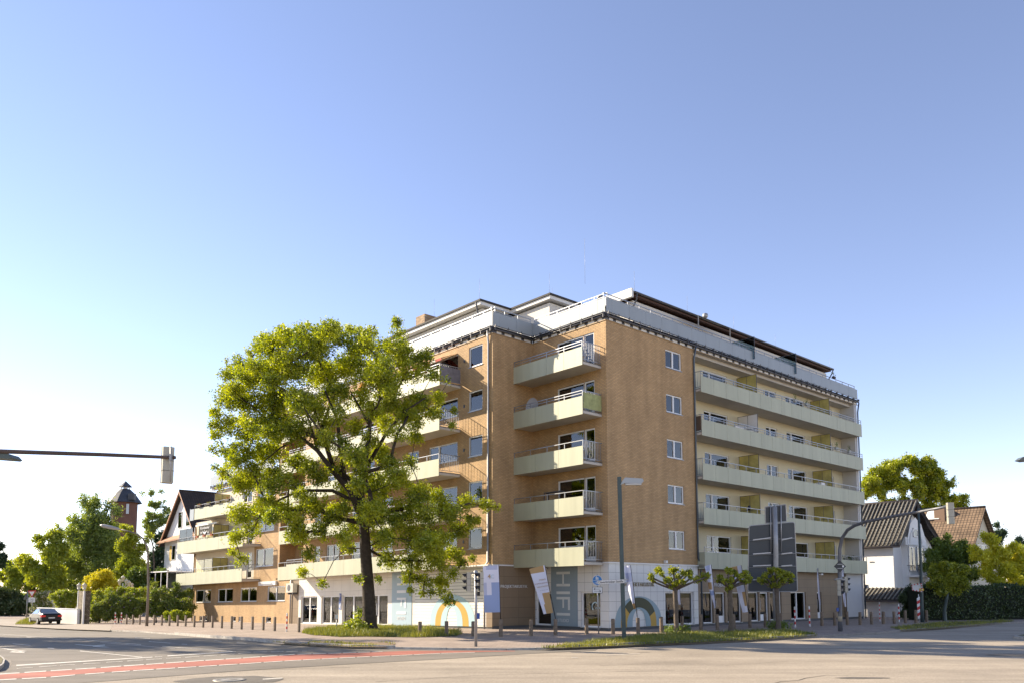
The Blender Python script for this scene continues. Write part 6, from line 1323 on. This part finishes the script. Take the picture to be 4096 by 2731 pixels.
# x runs forward from the rear bumper; cross sections (half width, floor, waist, roof half width, roof)
SEC = [(-.02, .70, .42, .80, .60, .86), (.06, .82, .30, .92, .70, 1.02), (.30, .87, .25, .96, .74, 1.06), (.75, .89, .22, .97, .74, 1.08), (1.05, .90, .22, .97, .70, 1.16), (1.55, .90, .22, .96, .60, 1.39), (2.1, .90, .22, .95, .60, 1.42), (2.7, .90, .22, .94, .60, 1.39), (3.3, .90, .22, .93, .69, 1.1), (3.55, .89, .22, .92, .72, .99), (4.1, .87, .24, .86, .68, .9), (4.45, .80, .3, .74, .6, .78), (4.56, .66, .4, .62, .5, .66)]
b = MB()
def csec(s): x, w_, f, wl, rw, r = s; return [(x, -w_*.9, f), (x, -w_, f+.12), (x, -w_, (f+wl)/2), (x, -w_*.97, wl-.03), (x, -w_*.93, wl), (x, -rw-.02, r-.05), (x, -rw*.8, r), (x, rw*.8, r), (x, rw+.02, r-.05), (x, w_*.93, wl), (x, w_*.97, wl-.03), (x, w_, (f+wl)/2), (x, w_, f+.12), (x, w_*.9, f)]
R_ = [csec(s) for s in SEC]
for A, C in zip(R_, R_[1:]):
    for i in range(len(A)):
        j = (i+1) % len(A); b.poly([A[i], C[i], C[j], A[j]], 0, False)
b.poly(R_[0]); b.poly(R_[-1]); bo = b.build('body', carp, car); mod = bo.modifiers.new('bevel', 'BEVEL'); mod.width = .02; mod.segments = 2
b = MB(); b.poly([(.78, -.68, 1.09), (.78, .68, 1.09), (1.5, .55, 1.385), (1.5, -.55, 1.385)]); b.poly([(2.78, -.55, 1.375), (2.78, .55, 1.375), (3.28, .66, 1.12), (3.28, -.66, 1.12)])
b2 = MB()
for pl_ in b.f: b2.poly([tuple(Vector(b.v[i])+Vector((-.012 if b.v[i][0] < 2 else .012, 0, .012))) for i in pl_])
for s in (-1, 1): b2.poly([(1.12, s*.845, .99), (3.2, s*.835, .97), (2.7, s*.635, 1.34), (1.6, s*.635, 1.35)])
b2.build('window_glass', cglass, car)
for x in (.95, 3.65):
    for s in (-1, 1):
        b = MB(); b.tube([(x, s*.72, .31), (x, s*.92, .31)], .31, 24, 0); wo = b.build('wheel', tyre, car); b = MB(); b.tube([(x, s*.92, .31), (x, s*.93, .31)], .21, 10, 0, sm=False); b.build('rim', rim, wo)
for s in (-1, 1):
    b = MB(); b.prism([(-.03, s*.84, .68), (-.03, s*.5, .70), (-.03, s*.5, .84), (.04, s*.84, .86), (.3, s*.885, .84), (.25, s*.885, .70)], (-.02, 0, 0)); b.build('tail_light', mat('red tail light', (.5, .02, .01), .2, emit=.15), car)
    b = MB(); b.prism([(4.4, s*.55, .6), (4.48, s*.72, .6), (4.4, s*.72, .7), (4.35, s*.55, .72)], (.05, 0, 0)); b.build('headlight', signwhite, car)
    b = MB(); b.box(3.0, 3.15, s*.9, s*1.05, .93, 1.06); b.build('mirror', carp, car)
b = MB(); b.box(-.045, -.03, -.26, .26, .56, .67); b.build('number_plate', signwhite, car); b = MB(); b.box(-.06, .1, -.84, .84, .38, .52); b.build('bumper', carp, car)
# ---- things on the balconies
def local(name, build_m, mats, u, v, z, label, cat, group=None, wpz=False):
    if wpz: u, v, z = warp((u, v, z))
    q_ = BW(u, v, z); o = build_m.build(name, mats); o.location = q_; o.rotation_euler = (0, 0, AU); tag(o, label, cat, group); return o
e = empty('satellite_dish', BW(-.55, 5.3, FL[3]+.0), AU, 'large white satellite dish on the fourth floor recess balcony', 'satellite dish')
b = MB()
pr = [(.04, .0), (.25, .02), (.42, .06), (.55, .11), (.56, .10), (.42, .04), (.04, -.03)]
n = 28
for i in range(len(pr)-1):
    for k_ in range(n):
        t0, t1 = 2*math.pi*k_/n, 2*math.pi*(k_+1)/n
        f_ = lambda r_, o_, t: (-.25-o_, r_*math.cos(t), 1.05+r_*1.08*math.sin(t)); b.poly([f_(*pr[i], t0), f_(*pr[i], t1), f_(*pr[i+1], t1), f_(*pr[i+1], t0)], 0, True)
b.build('dish', mat('grey dish', (.42, .42, .43), .5), e); b = MB(); b.tube([(0, 0, .0), (0, 0, 1.0), (-.2, 0, 1.05)], .03, 8); b.tube([(-.25, 0, .55), (-.75, 0, .75)], .015, 6); b.tube([(-.72, 0, .75), (-.8, 0, .82)], .045, 8); b.build('mount', dkmetal, e)
potm = mat('dark planter', (.05, .04, .035), .7); redf = leafmat('red flowers', (.45, .02, .02), (.6, .05, .08), .2, 3, (1, 1, 1)); greypot = mat('grey pot', (.33, .35, .34), .6)
def planter(u, v, z, label, wpz=True, L=.6, m=potm, fl=redf, h=.12, ax='v', n=40):
    if wpz: u, v, z = warp((u, v, z))
    e = empty('flower_box', BW(u, v, z), AU, label, 'planter', 'planters hung on the balconies'); b = MB(); w_ = .09
    if ax == 'v': b.prism([(-w_*.8, -L/2, 0), (w_*.8, -L/2, 0), (w_, -L/2, .17), (-w_, -L/2, .17)], (0, L, 0))
    else: b.prism([(-L/2, -w_*.8, 0), (-L/2, w_*.8, 0), (-L/2, w_, .17), (-L/2, -w_, .17)], (L, 0, 0))
    b.build('box', m, e); P = rng.normal(size=(n, 3))*np.array([.05, L*.3, h*.5] if ax == 'v' else [L*.3, .05, h*.5])+np.array([0, 0, .17+h*.5]); leafmesh('plant', P, .08, L_mid, e, extra=(fl, .4))
for i, v in enumerate((41.5, 43.6, 46.0, 48.4)): planter(-5.08, v, FL[2]+.86, ['dark planter on the third floor wing balcony, rightmost', 'dark planter on the third floor wing balcony, second from right', 'dark planter on the third floor wing balcony, second from left', 'dark planter on the third floor wing balcony, leftmost'][i], L=.9)
for i, v in enumerate((45.0, 46.8, 48.6)): planter(-5.08, v, FL[1]+.92, ['small red flower box below the banner, right', 'small red flower box below the banner, middle', 'small red flower box below the banner, left'][i], L=.5, m=mat('terracotta', (.3, .07, .03), .8))
for i, v in enumerate((11.6, 13.2, 15.0)): planter(-4.85, v, FL[1]+.95, 'pink flowers on the second floor balcony rail behind the oak', L=.5)
for i, (u, f, l_) in enumerate([(22.1, 4, 'grey pot on the top right balcony rail beside the amber screen'), (20.4, 4, 'dark pot with statue like plant on the top right balcony rail'), (26.6, 3, 'grey pot left of two at the right end of the fourth floor rail'), (28.8, 3, 'grey pot right of two at the right end of the fourth floor rail')]):
    planter(u, -.55, FL[f]+.95, l_, False, .3, greypot, L_dark, .3, 'u', 50)
planter(27.6, -.1, 19.35, 'dark plant pot at the right end of the penthouse rail', False, .35, potm, L_dark, .3, 'u', 50)
# dark banner with white lettering on the wing's second floor balcony
c = (-4.7, 47.6, FL[1]+1.55); cw_ = warp(c); e = empty('fabric_banner', BW(*cw_), AU, 'black cloth banner with white Krombacher lettering hanging on the wing balcony', 'banner')
b = MB(); n = 12
for i in range(n):
    a0, a1 = -1.75+3.5*i/n, -1.75+3.5*(i+1)/n; b.poly([(-.02*math.sin(i), a0, -.5), (-.02*math.sin(i+1), a1, -.5), (-.02*math.sin(i+1), a1, .5), (-.02*math.sin(i), a0, .5)])
b.build('cloth', mat('black banner cloth', (.03, .028, .022), .9), e)
MB_ = lambda a, z: M3((0, -1, 0), (0, 0, 1), (-.05, a, z))
text_mb('lettering', 'Krombacher', .34, MB_(0, .12), lettw, e, sx=1.35); text_mb('lettering', 'x', .2, MB_(0, -.06), lettw, e, sx=1.6); text_mb('lettering', 'W', .3, MB_(.85, -.33), lettw, e, sx=1.8); text_mb('lettering', 'A', .3, MB_(-.85, -.33), lettw, e, sx=1.8)
b = MB(); em = [(-.5, -.02), (-.42, -.12), (-.3, -.16), (.3, -.16), (.42, -.12), (.5, -.02), (.48, -.18), (.3, -.26), (.12, -.42), (-.12, -.42), (-.3, -.26), (-.48, -.18)]; b.prism([(-.05, a, z) for a, z in em], (-.01, 0, 0)); b.build('bull_emblem', lettw, e)
# orange parasol, chairs, box, table
c = warp((-4.2, 19.8, FL[4])); e = empty('parasol', BW(*c), AU, 'half closed orange parasol on the top balcony behind the oak', 'parasol'); b = MB(); b.tube([(0, 0, 0), (0, 0, 2.1)], .02, 6); b.build('pole', white, e); b = MB(); b.lathe((0, 0, 0), [(.5, .95), (.42, 1.2), (.2, 1.8), (.02, 2.1)], 12); b.build('canopy', mat('orange canvas', (.6, .22, .02), .9), e)
def chair(u, v, f, label):
    e = empty('balcony_chair', BW(u, v, FL[f]), AU, label, 'chair'); m = mat('brown chair wood', (.12, .06, .03), .6); b = MB(); b.box(-.22, .22, -.22, .22, .42, .46); b.build('seat', m, e); b = MB()
    for i in range(4): b.box(-.2+i*.12, -.16+i*.12, .2, .23, .46, 1.15)
    b.box(-.22, .22, .2, .23, 1.1, 1.18); b.build('backrest', m, e)
    for x in (-.2, .2):
        for y in (-.2, .2): b = MB(); b.box(x-.02, x+.02, y-.02, y+.02, 0, .42); b.build('leg', m, e)
chair(13.9, .1, 4, 'brown wooden chair left of the amber screen on the top right balcony'); chair(14.7, .2, 4, 'brown wooden chair nearest the amber screen on the top right balcony')
b = MB(); b.box(-.3, .3, -.25, .25, 0, .95); b.box(-.31, .31, -.26, .26, .95, 1.0); local('storage_cabinet', b, white, 24.7, -.1, FL[2], 'white cabinet left of the amber screen on the third floor right balcony', 'cabinet')
b = MB(); b.box(-.6, .6, -.02, .02, 0, 1.25); local('drying_rack', b, render_white, 14.6, .5, FL[3], 'white folded board before the pale screen on the fourth floor balcony', 'board')
e = empty('plant_stand', BW(-.9, 3.4, FL[1]), AU, 'dark metal stand on the second floor recess balcony', 'stand'); b = MB(); b.box(-.2, .2, -.7, .7, 1.3, 1.34); b.build('top', dkmetal, e)
for x in (-.18, .18):
    for y in (-.65, .65): b = MB(); b.box(x-.02, x+.02, y-.02, y+.02, 0, 1.3); b.build('leg', dkmetal, e)
P = np.concatenate([cluster((x, 0, .55), .45, 90, .12) for x in (-.5, .1, .7)]); e = empty('potted_bush', BW(29.4, .1, FL[0]), AU, 'dark potted bushes in the right corner of the first floor balcony', 'potted plant'); leafmesh('foliage', P+np.array([0, 0, .4]), .1, L_dark, e); b = MB(); b.box(-.9, 1.1, -.2, .2, 0, .5); b.build('trough', potm, e)
for i, (u, v) in enumerate(((14.0, -.4), (16.4, -.45), (18.2, -.5))):
    b = MB(); b.lathe((0, 0, 0), [(.02, 0), (.02, .5), (.1, .55), (.12, .75), (.03, .85)], 8); local('garden_torch', b, blk, u, v, FL[1]+.45, 'black torch on the second floor right balcony rail', 'torch', 'black torches on the balcony rail')
